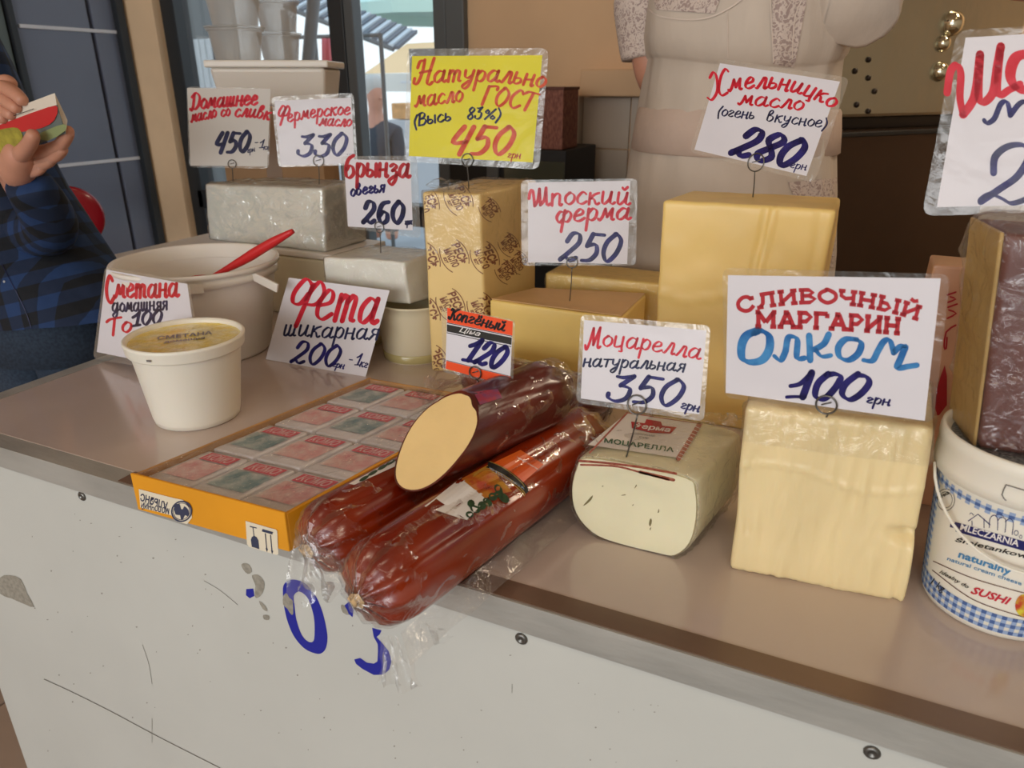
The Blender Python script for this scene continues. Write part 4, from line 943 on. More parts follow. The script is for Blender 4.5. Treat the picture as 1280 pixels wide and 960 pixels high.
# wire handle hanging across the front
hv = []
for k in range(25):
    s = k / 24; a = -PI + .18 + (PI - .36) * s; r_ = .0785 + .001 * math.sin(PI * s); hv.append(c + Vector((r_ * math.cos(a), r_ * math.sin(a), .143 - .058 * math.sin(PI * s) ** .8)))
mk('handle', tube(hv, .0014, 8, 1), M_plast2, t, smooth=True, label='thin white plastic handle')
lt_ = [c + Vector((.0781 * math.cos(a), .0781 * math.sin(a), z)) for a, z in ((-1.98, .160), (-1.99, .150), (-1.94, .146))]
lt2 = [c + Vector((.0781 * math.cos(a), .0781 * math.sin(a), z)) for a, z in ((-1.98, .160), (-1.8, .160), (-1.6, .160), (-1.57, .160), (-1.57, .150), (-1.62, .146))]
mk('latch', join(tube(lt_, .0005, 5, 2), tube(lt2, .0005, 5, 2)), mat('grey_print', (110, 104, 100), .5), t)

# --- wrapped chocolate butter on the bucket
zb = ZT + .1712; z2 = zb + .155
fl_ = onz(1222, 560, zb); ft = ony(1258, 292, fl_.y + .003)
kx = .17
bt = [fl_, fl_ + Vector((kx, .0, 0)), fl_ + Vector((kx, .075, 0)), fl_ + Vector((-.012, .072, 0))]
tp = [Vector((ft.x, ft.y, ft.z)), Vector((ft.x + kx, ft.y, ft.z)), Vector((ft.x + kx, ft.y + .08, ft.z)), Vector((ft.x - .014, ft.y + .078, ft.z))]
t = thing('chocolate_butter', (bt[0] + bt[2]) / 2, 'brown chocolate butter block in tight cling film, standing on the gingham bucket', 'butter')
mk('block', hexa(bt, tp, .006, 3, cuts=10, amp=.0015, nsc=18, seed=51), mat('chocolate_butter', (104, 58, 50), .4, var=.12, vscale=14, bump=.3, bscale=20), t, smooth=True)
n_ = Vector((-1, -.15, 0)).normalized() * .0035
def off4(p, k): return p + n_ * k
sb = [bt[0], bt[3], tp[3], tp[0]]
mk('side_paper', hexa([off4(bt[3], 1.6), off4(bt[0], .6) + Vector((-.001, .004, 0)), bt[0] + Vector((.0, .004, 0)) + n_ * .15, bt[3] + n_ * .15], [off4(tp[3], 1.2), off4(tp[0], .8) + Vector((-.001, .004, 0)), tp[0] + Vector((.0, .004, 0)) + n_ * .15, tp[3] + n_ * .15], .0008, 1), mat('tan_parchment', (196, 160, 96), .5, var=.15, vscale=12, stretch=(1, 1, .3)), t, label='yellowish parchment on its left side')
skinfilm(t.children[0], .006, .005, 28, M_cling, t, spike=.004, cuts=2, seed=19, label='glossy stretched cling film')
# --- red and white pack behind bucket
y = .90
a = ony(1178, 332, y); b = ony(1160, 540, y)
t = thing('printed_pack', (a.x + .07, y + .03, ZT), 'upright cream pack with red lettering behind the gingham bucket', 'pack')
x0 = a.x - .012
mk('box', hexa([Vector((x0, y, ZT)), Vector((x0 + .14, y, ZT)), Vector((x0 + .14, y + .06, ZT)), Vector((x0, y + .06, ZT))], [Vector((x0 + .004, y, a.z)), Vector((x0 + .14, y, a.z)), Vector((x0 + .14, y + .06, a.z)), Vector((x0 + .004, y + .06, a.z))], .003, cuts=4, amp=.001), mat('pack_peach', (222, 170, 136), .35, coat=.4), t)
pq = planeproj(Vector((0, y - .0018, 0)), Vector((0, -1, 0)))
Zp = lambda L: [(1150 + x / 2.908, 250 + y / 2.908) for x, y in L]
mk('lettering', mapped(join(*[stroke(Zp(q), 2.2, 2) for q in ([(100, 430), (132, 412), (105, 400)], [(102, 390), (135, 378)], [(102, 372), (130, 360), (110, 352)], [(100, 345), (130, 335)], [(130, 455), (95, 480), (88, 535), (95, 540), (98, 500)])], polyfill(Zp([(90, 600), (98, 640), (98, 745), (70, 782), (52, 785), (60, 690), (75, 640)]), 1)), pq), M_crim, t, label='red lettering')

# ------------------------------------------------------------------ price cards
def q4unproj(q, P, n): return [onplane(x, y, P, n) for x, y in q]
def fit_normal(quad, P):
    """turn and lean of the card that makes its corners a rectangle"""
    az = math.atan2(CAM.y - P.y, CAM.x - P.x); best = None
    for i in range(-14, 15):
        for j in range(-6, 7):
            a = az + math.radians(i * 2.5); e = math.radians(j * 3)
            n = Vector((math.cos(a) * math.cos(e), math.sin(a) * math.cos(e), math.sin(e)))
            A, B, C_, D = q4unproj(quad, P, n); s1, s2, s3, s4 = (B - A).length, (C_ - B).length, (D - C_).length, (A - D).length
            cs = abs((B - A).normalized().dot((D - A).normalized())) + abs((B - C_).normalized().dot((D - C_).normalized()))
            c = abs(s1 - s3) / (s1 + s3) * 2 + abs(s2 - s4) / (s2 + s4) * 2 + cs + .0008 * i * i * .25 + .002 * j * j * .5
            if best is None or c < best[0]: best = (c, n)
    return best[1]
def roundq(q, r=.14):
    out = []
    Q = [Vector(p) for p in q]
    for i in range(4):
        a, b, c = Q[i - 1], Q[i], Q[(i + 1) % 4]; k = min((a - b).length, (c - b).length) * r
        s, e = b + (a - b).normalized() * k, b + (c - b).normalized() * k
        for t_ in (0, .25, .5, .75, 1): out.append(s * (1 - t_) ** 2 + b * 2 * t_ * (1 - t_) + e * t_ ** 2)
    return out
def card(label, anchor, ax_px, sleeve, paper, inks, pm=None, loop=None, pin=None, extra=None, n=None, lean=None, printed=(), P0=None, mm=None):
    """anchor: world (x, y) under the card; ax_px: a photo point of the card above it"""
    if pin is not None: anchor = (pin.x, pin.y)
    az = Vector((CAM.x - anchor[0], CAM.y - anchor[1], 0)).normalized()
    if P0 is None: P0 = onplane(ax_px[0], ax_px[1], Vector((anchor[0], anchor[1], 0)), az)
    nn = n if n is not None else fit_normal(sleeve or paper, P0); nn = nn.normalized()
    if nn.dot(CAM - P0) < 0: nn = -nn
    ref = q4unproj(sleeve or paper, P0, nn)
    bz = min(q.z for q in ref) if pin is None else pin.z
    base = Vector((P0.x, P0.y, bz))
    t = thing('price_card', base, label, 'price card')
    pr = planeproj(P0, nn)
    def slab(quad, m, name, d0, d1, r, **k):
        R = [(p.x, p.y) for p in roundq([(x, y) for x, y in quad], r)] if r else quad
        f = [pr(x, y, d1) for x, y in R]; b = [v - nn * (d1 - d0) for v in f]; N_ = len(R)
        return mk(name, (f + b, [tuple(range(N_)), tuple(range(2 * N_ - 1, N_ - 1, -1))] + [(i, N_ + i, N_ + (i + 1) % N_, (i + 1) % N_) for i in range(N_)]), m, t, **k)
    slab(paper, pm or M_paper, 'paper', -.0001, .0001, 0)
    if sleeve:
        # laminate: a clear frame margin with thin sheets over the paper
        slab(sleeve, M_sleeve, 'laminate_sleeve', -.0008, .0008, .07)
        sq_, pq_ = roundq(sleeve, .07), [Vector(p) for p in paper]; cen_ = sum(pq_, Vector((0, 0))) / 4; inn = [pq_[i // 5] for i in range(20)]; L2 = [*sq_, *inn]
        mk('laminate_margin', mapped((L2, [(i, 20 + i, 20 + (i + 1) % 20, (i + 1) % 20) if inn[i] != inn[(i + 1) % 20] else (i, 20 + i, (i + 1) % 20) for i in range(20)]), pr, 0), mm or M_margin, t)
    for m, parts in inks:
        mk('lettering', mapped(join(*parts), pr, .00035), m, t)
    for nm, m, parts, e in printed: mk(nm, mapped(join(*parts), pr, e), m, t)
    if loop:
        lx, ly, lr = loop; L = pr(lx, ly, .0022); sc = (pr(lx + 10, ly, .0022) - L).length / 10; r_ = lr * sc
        rx = (pr(lx + 5, ly, .0022) - L).normalized(); uz = nn.cross(rx).normalized()
        if uz.z < 0: uz = -uz
        lp = [L + rx * r_ * math.cos(a) + uz * r_ * math.sin(a) + nn * (.0006 * k / 17) for k, a in enumerate([-PI / 2 + 2 * PI * k / 17 for k in range(18)])]
        end = pin; low = lp[0]
        pts = lp[::-1] + [low.lerp(end, .5) + Vector((.0008, 0, 0)), end]
        mk('wire_pin', join(tube(lp, .0009, 8, 2), tube([low, low.lerp(end, .45) + rx * .0006, end], .0009, 8, 3), tube([L - rx * r_ * .5, L + rx * r_ * .5 + uz * r_ * .25], .0007, 6, 1)), M_wire, t, smooth=True, label='steel wire pin with a looped top')
    return t, pr
wd = word
DG = lambda t_, p0, p1, h, w, s=.22, **k: word(t_, p0, p1, h, w, s, pen=.5, jit=.02, **k)
card('grey-white price card with red script and 450, leftmost of the top row', (-1.27, 1.27), (290, 200), [(233, 108), (339, 110), (336, 211), (236, 209)], [(234, 110), (338, 111), (334, 208), (238, 207)],
     [(M_red, [wd('Домашнее', (238, 137), (322, 131), 11.5, 2.6, bulge=1.0), wd('масло', (239, 153), (271, 146), 8.5, 2.0), wd('со', (276, 146), (288, 144), 8, 2.0), wd('сливк', (293, 146), (337, 150), 9.5, 2.2, bulge=1.5)]),
      (M_navy, [DG('450', (267, 190.5), (311, 190), 25, 3.8), wd('грн', (309, 191), (319, 189), 4, .9), wd('-', (318, 181), (323, 181), 6, 1.2), DG('1', (323, 185), (330, 185), 10, 1.2), wd('кг', (329, 187), (336, 187), 4, .9)])],
     pm=mat('grey_paper', (206, 200, 194), .6), loop=(290, 205, 5), pin=ony(291, 226.5, 1.235))
card('white price card with red script and 330, second from the left in the top row', (-1.03, 1.26), (398, 201), [(339, 121), (442, 116), (447, 206), (348, 209)], [(343, 126), (439, 122), (443, 204), (351, 207)],
     [(M_red, [wd('Ф', (346, 153), (361, 152), 12, 2.2), wd('ермерское', (359, 153), (438, 143), 9.5, 2.0, bulge=2.0), wd('масло', (399, 157), (439, 158), 8.5, 1.9)]),
      (M_blue, [DG('330', (370, 196), (433, 194), 27, 3.6), wd('...', (433, 193), (442, 193), 4, 1.0)])], loop=(398, 201, 6.5), pin=ony(399, 230, 1.225))
card('small white price card with dark red script and 260, above the short brynza slab', (-.80, 1.12), (474, 283), [(426, 195), (521, 195), (526, 298), (434, 285)], [(430, 199), (513, 201), (516, 288), (435, 283)],
     [(M_crim, [wd('брынза', (431, 222), (513, 222), 16, 3.3, s_ if False else .05, bulge=1.2)]), (M_blue, [wd('овечья', (438, 245.5), (481, 240), 8.5, 2.1, bulge=1)]), (M_navy, [DG('260', (453, 279), (506, 279), 27, 4.4, .05), wd('грн', (506, 281), (515, 280), 4.5, 1.3)])],
     loop=(474, 284, 5.5), pin=ony(476, 316, 1.10))
card('large yellow price card reading 450 with red and black writing', (-.59, 1.10), (584, 200), [(509, 61), (686, 60), (674, 212), (505, 202)], [(515, 70), (678, 69), (666, 203), (511, 195)],
     [(M_orangeink, [wd('Н', (517, 107), (541, 105), 19, 2.8), wd('атурально', (541, 103), (681, 110), 13.5, 2.7, bulge=4.5), wd('масло', (519, 134), (579, 126), 12.5, 2.4), wd('ГОСТ', (601, 131), (666, 139), 14, 2.8, bulge=1), DG('450', (558, 192), (638, 194), 35, 4.4, .32)]),
      (M_crim, [wd('грн', (634, 197), (651, 198), 5.5, 1.0)]),
      (M_navy, [wd('(Высь', (517, 158), (565, 150), 9, 2.0, .15), wd('83%)', (583, 149), (627, 149), 9 if False else 9, 2.0) if False else join(DG('83', (583, 149), (602, 149), 15, 2.0), wd('%)', (604, 149), (626, 149), 9, 1.9))])],
     pm=M_yellowp, loop=(584, 200, 7), pin=ony(586, 236, 1.10))
card('white price card with red script and 250, pinned in the yellow cheese', (-.40, 1.12), (715, 328), [(651, 225), (797, 223), (795, 332), (652, 332)], [(660, 228), (788, 226), (784, 330), (660, 328)],
     [(M_red, [wd('Ш', (663, 259), (690, 257), 14, 2.8, .0), wd('поский', (688, 257), (789, 256), 14.5, 2.6, bulge=1.5, slant=.12), wd('ферма', (694, 279), (789, 274), 14, 2.8, bulge=1.0, slant=.2)]),
      (M_blue, [DG('250', (698, 326), (773, 327), 34, 4.2, .28)])], loop=(715, 328, 6.8), pin=onz(712, 378, .985), mm=M_clearm)
card('tilted white price card with red and black script and 280, above the tall butter block', (-.11, 1.07), (945, 203), [(898, 73), (1062, 97), (1018, 229), (862, 190)], [(900, 79), (1050, 102), (1008, 220), (868, 187)],
     [(M_red, [wd('Х', (886, 123), (911, 118), 19, 2.6, .25), wd('мельницко', (911, 114), (1042, 136), 13, 2.7, bulge=13.0, slant=.25), wd('масло', (923, 131), (1004, 138), 11, 2.4, bulge=1)]),
      (M_navy, [wd('(очень', (896, 144), (943, 149), 8, 1.5), wd('вкусное)', (957, 151), (1033, 160), 8.5, 1.5)]),
      (M_blue, [DG('280', (911, 192), (992, 210), 37, 6.2, .45), wd('грн', (987, 209), (1008, 213), 6, 1.1)])], loop=(945, 203, 10), pin=onz(941, 247, 1.171))
Zk = lambda L: [(545 + x / 8.724, 380 + y / 8.724) for x, y in L]
M_ored = mat('band_orange', (240, 78, 22), .5); M_bk = mat('band_black', (34, 32, 26), .5)
card('small price card with orange and black bands and 120, stuck in the cut smoked log', (-.352, .705), (594, 466), [(552, 384), (644, 400), (641, 485), (553, 465)], Zk([(122, 40), (838, 190), (805, 895), (103, 705)]),
     [(M_black, [wd('Коп', (560, 398.5), (584, 403), 8.0, 2.0), wd('чёный' if 'ч' in G else 'гёный', (584, 403), (631, 414), 8.0, 2.0)]), (M_blue, [DG('120', (575, 450), (625, 462), 30, 4.4, .3)])],
     loop=(594, 466, 7), pin=ony(602, 483, .705),
     printed=[('colour_band', M_ored, [patch(Zk([(122, 40), (838, 190), (832, 345), (122, 200)])), patch(Zk([(113, 620), (812, 795), (805, 895), (103, 705)]))], .0002),
              ('colour_band', M_bk, [patch(Zk([(120, 222), (826, 368), (822, 445), (119, 300)])), stroke(Zk([(119, 205), (830, 352)]), .9, 1, taper=False), stroke(Zk([(117, 313), (820, 465)]), .9, 1, taper=False), stroke(Zk([(113, 614), (812, 790)]), .7, 1, taper=False)], .0003),
              ('printed_word', M_white, [ptext('Ціна', Zk([(250, 302)])[0], Zk([(480, 352)])[0], 5.6, .01, .3)], .0005)])
card('white price card with red and blue script and 350, over the mozzarella loaf', (-.165, .735), (796, 505), [(726, 393), (888, 407), (880, 527), (720, 503)], [(730, 400), (883, 413), (874, 518), (726, 498)],
     [(M_red, [wd('М', (731, 437), (751, 435), 14.5, 2.3), wd('оцарелла', (752, 432), (876, 450), 13, 2.2, bulge=2.5, slant=.12)]),
      (M_navy, [wd('наtуральная', (728, 458), (856, 465), 9.5, 1.9, bulge=1.5)]), (M_blue, [DG('350', (755, 500), (850, 509), 34, 4.4, .3), wd('грн', (850, 510), (874, 515), 6.5, 1.8)])],
     loop=(796, 506, 11.5), pin=onz(783, 571, .953))
Zf = lambda x, y: (325 + x / 6.859, 340 + y / 6.859)
card('unlaminated white card with tall red script and 200, leaning behind the carton', (-.80, .99), (400, 460), None, [(361, 347), (487, 363), (457, 471), (332, 449)],
     [(M_red, [wd('Ф', (357, 398), (400, 402), 30, 4.0, .15), wd('е', (391, 397), (415, 400), 38, 4.0, .15), wd('та', (416, 400), (472, 404), 32, 4.4, .2)]),
      (M_navy, [wd('шикарная', (353, 419), (473, 425), 13, 2.0)]), (M_blue, [DG('200', (362, 453), (422, 459), 27, 3.2, .25), wd('грн', (415, 458), (430, 461), 5, 1.2), wd('-', (435, 452), (441, 453), 6, 1.5), DG('1', (442, 456), (450, 457), 15, 1.5), wd('кг', (449, 458), (459, 460), 6, 1.2)])],
     P0=onz(457, 470, ZT + .001), n=(onz(457, 470, ZT) - onz(332, 449, ZT)).cross(Vector((-.16, .26, 1))))
card('curved laminated card with red and blue script and 100, behind the foil sealed tub', (-.995, .83), (200, 440), [(131, 333), (236, 352), (256, 470), (116, 449)], [(133, 337), (234, 355), (250, 466), (121, 440)],
     [(M_red, [wd('С', (133, 380), (143, 379), 20, 3.2, .05), wd('метана', (143, 372), (224, 371), 16, 3.0, slant=.05, bulge=0), wd('То', (134, 421), (166, 413), 12, 2.6)]),
      (M_navy, [wd('домашняя', (140, 390), (210, 387), 10.5, 2.0, slant=.05), DG('100', (163, 408), (203, 404), 17, 2.8, .2)])], P0=onz(116, 448, ZT + .001), n=(onz(256, 490, ZT) - onz(116, 448, ZT)).cross(Vector((-.04, .06, 1))))
Zm = lambda x, y: (860 + x / 3.765, 320 + y / 3.765)
ms = [(903, 335), (1188, 343), (1167, 529), (905, 497)]
card('wide white card with printed crimson heading and blue brush writing, over the margarine block', (.018, .70), (1033, 505), ms, [(910, 344), (1176, 348), (1156, 526), (907, 491)],
     [(M_crim, [word('СЛИВОЧНЫЙ', (923, 391), (1150, 401), 17.5, 5.0, 0, bulge=17, font=G2), word('МАРГАРИН', (944, 409), (1126, 418), 20, 5.7, 0, bulge=2, font=G2)]),
      (M_sky, [stroke([Zm(*v_) for v_ in L_], w_, 7, .5) for L_, w_ in (([(330, 350), (275, 375), (252, 425), (256, 480), (295, 500), (350, 488), (382, 440), (382, 380), (345, 352), (310, 360)], 10), ([(405, 470), (435, 490), (458, 450), (470, 388), (495, 380), (515, 400), (513, 478), (550, 480)], 7.5),
        ([(570, 375), (573, 430), (575, 490)], 8), ([(662, 370), (640, 412), (596, 440)], 7.5), ([(600, 440), (628, 472), (672, 468)], 6.5), ([(795, 393), (742, 392), (708, 430), (714, 474), (755, 490), (800, 460), (815, 412), (785, 390)], 8),
        ([(825, 490), (868, 492), (895, 445), (922, 402), (950, 398), (968, 455)], 7.5), ([(968, 455), (1000, 425), (1024, 428)], 7), ([(1022, 430), (1000, 485), (985, 527), (1035, 520), (1078, 514)], 8))]),
      (M_blue, [stroke([Zm(*v_) for v_ in L_], w_, 7, .5) for L_, w_ in (([(482, 612), (530, 600), (582, 550)], 6), ([(582, 550), (560, 610), (540, 663)], 8.5), ([(464, 664), (505, 662), (552, 664)], 5), ([(660, 556), (612, 600), (600, 658), (640, 672), (692, 622), (718, 572), (690, 555), (650, 562)], 8), ([(800, 556), (742, 602), (726, 650), (762, 676), (812, 650), (852, 600), (838, 568), (795, 560)], 8))] + [wd('грн', (1082, 503), (1113, 507), 7, 2.0)])], loop=(1033, 506, 13), pin=onz(1033, 521, 1.035), mm=M_clearm)
Lw = lambda pts, w_: stroke(pts, w_, 8, .5)
card('big white price card cut by the right photo edge, above the brown block', (.20, .775), (1300, 260), [(1196, 38), (1475, 22), (1440, 262), (1152, 270)], [(1207, 47), (1460, 32), (1425, 253), (1171, 259)],
     [(M_red, [Lw([(1184, 116), (1188, 90), (1196, 81), (1201, 92), (1200, 122), (1204, 143)], 9), Lw([(1204, 143), (1218, 120), (1225, 68)], 10), Lw([(1225, 68), (1224, 125), (1240, 118), (1246, 85), (1251, 58)], 10), Lw([(1251, 58), (1247, 116), (1262, 112), (1275, 105)], 9),
       Lw([(1292, 66), (1270, 72), (1263, 95), (1274, 112), (1296, 105), (1302, 80), (1288, 66)], 13), wd('к', (1308, 108), (1335, 108), 40, 9), wd('ола', (1340, 108), (1420, 106), 36, 8)]),
      (M_blue, [Lw([(1230, 150), (1234, 154), (1243, 148), (1251, 130), (1259, 128), (1263, 144)], 6.5), Lw([(1263, 144), (1274, 130), (1283, 128), (1286, 144), (1294, 142)], 6.5), wd('асло', (1300, 146), (1400, 143), 22, 5),
       Lw([(1242, 216), (1244, 196), (1260, 183), (1280, 182), (1286, 196), (1272, 220), (1250, 236), (1226, 252)], 8.5), Lw([(1226, 250), (1238, 243), (1252, 248), (1264, 254), (1280, 250), (1292, 243)], 7.5), DG('50', (1300, 248), (1390, 245), 66, 8, .2)])],
     loop=(1310, 262, 13), pin=Vector((.22, .765, 1.215)), mm=M_clearm)

# ------------------------------------------------------------------ behind the counter
t = thing('back_table', (-1.5, 1.62, 0), 'low pale table behind the left end of the counter', 'table')
mk('table_top', box((-1.5, 1.62, .835), (.95, .42, .03), .004), M_plast, t)
for sx_ in (-1, 1):
    for sy_ in (-1, 1): mk('leg', box((-1.5 + .44 * sx_, 1.62 + .18 * sy_, .415), (.04, .04, .81), .004), M_frame, t)
def at(px, py, y): return ony(px, py, y)
y = 1.52
a, b, zz = at(268, 225, y), at(385, 225, y), at(330, 133, y).z
t = thing('cardboard_box', ((a.x + b.x) / 2, y + .1, .85), 'brown cardboard box carrying the plastic containers', 'box')
M_card = mat('cardboard', (188, 150, 112), .8, var=.08, vscale=12)
YW = .46; mk('body', box(((a.x + b.x) / 2, y + .1, (.8502 + zz) / 2), ((b.x - a.x) * .80, .2, zz - .8502), .003, YW), M_card, t)
mk('tape', box(((a.x + b.x) / 2 + .1007 * math.sin(YW), y + .1 - .1007 * math.cos(YW), (.85 + zz) / 2), (.04, .0012, zz - .86), 0, YW), mat('brown_tape', (150, 112, 70), .3), t)
a, b = at(252, 110, y), at(385, 110, y); z1 = at(300, 78, y).z; z0 = zz + .0008; cx = (a.x + b.x) / 2; hw = (b.x - a.x) / 2
t = thing('food_container', (cx, y + .09, z0), 'wide rectangular milky container with lid, under the clear tubs', 'container')
hw *= .86
RR = lambda u, v, z: Vector((cx + u * math.cos(YW) - v * math.sin(YW), y + .1 + u * math.sin(YW) + v * math.cos(YW), z))
mk('body', hexa([RR(u * hw * .88, v * .085, z0) for u, v in ((-1, -1), (1, -1), (1, 1), (-1, 1))], [RR(u * hw * .96, v * .105, z1 - .012) for u, v in ((-1, -1), (1, -1), (1, 1), (-1, 1))], .01, 3), mat('milk_container', (228, 218, 206), .35, sss=.1), t)
mk('lid', box((cx, y + .1, z1 - .004), (hw * 2.04, .225, .017), .005, YW, 3), M_plast, t)
def clear_tub(px, zt, r, h, label, yy):
    c = at(px, 50, yy); c = Vector((c.x, yy, zt))
    t = thing('clear_tub', c, label, 'tub', 'empty clear tubs on the milky container')
    mk('tub', lathe([(r * .82, 0), (r * .97, h * .88), (r * 1.0, h * .9), (r * 1.05, h * .92), (r * 1.06, h * .97), (r * 1.0, h), (r * .93, h * .86), (r * .78, .003), (.001, .003)], c, 40, cap=False), M_cloudy, t, smooth=True)
    mk('lid', lathe([(r * 1.0, h * 1.0), (r * 1.09, h * 1.0), (r * 1.1, h * 1.05), (r * 1.0, h * 1.06), (r * .95, h * 1.02), (.001, h * 1.02)], c, 40, cap=False), M_cloudy, t, smooth=True)
    return c
zt0 = z1 + .0046; hh = at(300, 30, y).z - zt0; hh /= 1.06
clear_tub(295, zt0, .067, hh, 'empty clear round tub on the milky container, lower left', y + .06)
clear_tub(349, zt0, .055, hh * .90, 'empty clear round tub on the milky container, lower right', y + .20)
clear_tub(297, zt0 + hh * 1.07, .067, hh, 'empty clear round tub stacked upper left, cut by the photo top', y + .06)
clear_tub(350, zt0 + hh * .97, .055, hh * .95, 'empty clear round tub stacked upper right, cut by the photo top', y + .20)

# dark cabinet with a red-brown box
y = 2.62; a, b = at(560, 200, y), at(706, 200, y); zt2 = at(690, 188, y).z
t = thing('dark_cabinet', ((a.x + b.x) / 2, y + .18, 0), 'black glass-fronted cabinet against the beige wall', 'cabinet')
mk('body', box(((a.x + b.x) / 2, y + .18, zt2 / 2), (b.x - a.x, .34, zt2), .005), M_black2, t)
mk('glass_door', box(((a.x + b.x) / 2 + .12, y + .005, zt2 - .14), ((b.x - a.x) * .5, .008, .2), .002), mat('green_glass', (66, 70, 58), .15, coat=.6), t)
mk('frame_bar', box(((a.x + b.x) / 2 - .05, y + .004, zt2 / 2), (.05, .012, zt2 * .96), .002), M_frame, t)
a2, b2 = at(655, 112, y), at(702, 112, y); zt3 = at(690, 112, y).z
t = thing('patterned_box', ((a2.x + b2.x) / 2, y + .1, zt2), 'reddish brown woven-look box on the black cabinet', 'box')
mk('body', box(((a2.x + b2.x) / 2, y + .1, (zt2 + zt3) / 2 + .0005), (b2.x - a2.x, .16, zt3 - zt2), .006), mat('woven_brown', (112, 62, 52), .7, col2=(150, 96, 78), vscale=60, stretch=(3, 1, 1)), t)
mk('lid', box(((a2.x + b2.x) / 2, y + .1, zt3 + .004), (b2.x - a2.x + .006, .166, .01), .003), mat('woven_dark', (96, 56, 46), .7), t)

# stainless refrigerator turned towards the vendor
f0 = at(1042, 155, 2.05); ang = math.radians(52); dx, dy = math.cos(ang), math.sin(ang)
fwid = .75; fc_ = Vector((f0.x - .12 * dx + fwid / 2 * dx + .28 * dy, f0.y - .12 * dy + fwid / 2 * dy - .28 * dx * -1, 0))
fd = .56
fc_ = Vector((f0.x - .10 * dx, f0.y - .10 * dy, 0)) + Vector((dx, dy, 0)) * (fwid / 2) + Vector((dy, -dx, 0)) * (-fd / 2) * -1
t = thing('steel_refrigerator', fc_, 'stainless steel refrigerator behind the vendor, with a dark gap between its doors', 'refrigerator')
def fbox(u0, u1, d0, d1, z0, z1, bev, m, name, **k):
    o_ = Vector((f0.x - .10 * dx, f0.y - .10 * dy, 0)); U_ = Vector((dx, dy, 0)); D_ = Vector((-dy, dx, 0))
    q = [o_ + U_ * u0 + D_ * d0, o_ + U_ * u1 + D_ * d0, o_ + U_ * u1 + D_ * d1, o_ + U_ * u0 + D_ * d1]
    return mk(name, hexa([p + Vector((0, 0, z0)) for p in q], [p + Vector((0, 0, z1)) for p in q], bev, 4), m, t, smooth=False, **k)
zg = f0.z
fbox(0, fwid, .03, fd, .02, 1.85, .01, M_darksteel, 'body')
fbox(0, fwid, -.02, .028, zg + .012, 1.84, .018, M_steel, 'upper_door', label='shiny upper door')
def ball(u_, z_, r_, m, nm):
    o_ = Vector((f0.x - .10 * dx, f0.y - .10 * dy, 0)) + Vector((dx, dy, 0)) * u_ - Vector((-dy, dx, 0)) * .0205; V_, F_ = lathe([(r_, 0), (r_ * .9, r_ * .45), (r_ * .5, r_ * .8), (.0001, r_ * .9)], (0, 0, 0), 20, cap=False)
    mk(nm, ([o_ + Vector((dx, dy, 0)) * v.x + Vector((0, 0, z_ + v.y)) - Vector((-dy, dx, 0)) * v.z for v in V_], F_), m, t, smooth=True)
for u_, z_ in ((.16, 1.37), (.17, 1.33), (.12, 1.345), (.20, 1.30), (.145, 1.27), (.19, 1.255)): ball(u_, z_, .007, M_darksteel, 'reflection_dot')  # beads added to imitate dark reflections in the steel
for u_, z_, r_ in ((.44, 1.455, .030), (.42, 1.41, .020), (.43, 1.345, .024)): ball(u_, z_, r_, mat('lamp_reflection', (236, 230, 206), .1, metal=1), 'reflection_blob')  # polished beads added to imitate bright lamp reflections in the steel
fbox(0, fwid, -.02, .028, .06, zg - .014, .018, mat('steel_dark_reflection', (84, 66, 54), .32, metal=.85, var=.08, vscale=5), 'lower_door', label='lower door with a dark reflection in its colour')  # dark surroundings reflected in this door are put into its colour
fbox(.03, .5, -.035, -.018, zg - .03, zg - .018, .004, M_black2, 'handle')

# ------------------------------------------------------------------ figures
def skinned(name, tree, chains, m, parent, sub=2, **k):
    """tree: (points with radius, edges); chains: lists of (x, y, z, r)"""
    me = bpy.data.meshes.new(name); V = []; E = []; R = []; roots = []
    if tree:
        V += [p[:3] for p in tree[0]]; R += [p[3] for p in tree[0]]; E += tree[1]; roots.append(0)
    for c in chains:
        b = len(V); roots.append(b); V += [tuple(p[:3]) for p in c]; R += [p[3] for p in c]; E += [(b + i, b + i + 1) for i in range(len(c) - 1)]
    off = rootloc(parent)
    me.from_pydata([tuple(Vector(v) - off) for v in V], E, []); o = bpy.data.objects.new(name, me); COL.objects.link(o); o.parent = parent
    me.materials.append(m)
    sk = o.modifiers.new('Skin', 'SKIN'); sk.use_smooth_shade = True
    if not me.skin_vertices: me.attributes.new('skin', 'SKIN', 'POINT') if False else None
    L = me.skin_vertices[0].data if len(me.skin_vertices) else None
    if L is None:
        bpy.context.view_layer.objects.active = o; bpy.ops.object.select_all(action='DESELECT'); o.select_set(True); bpy.ops.mesh.customdata_skin_add(); L = me.skin_vertices[0].data
    for i, r in enumerate(R):
        L[i].radius = (r, r) if not isinstance(r, tuple) else r; L[i].use_root = i in roots
    s = o.modifiers.new('Subsurf', 'SUBSURF'); s.levels = sub; s.render_levels = sub
    return setp(o, **k)
pt = lambda px, py, y, r: tuple(ony(px, py, y)) + (r,)
M_dress = mat('dress_linen', (200, 186, 172), .75, var=.06, vscale=9, bump=.7, bscale=14, stretch=(1.6, 1.6, .6))
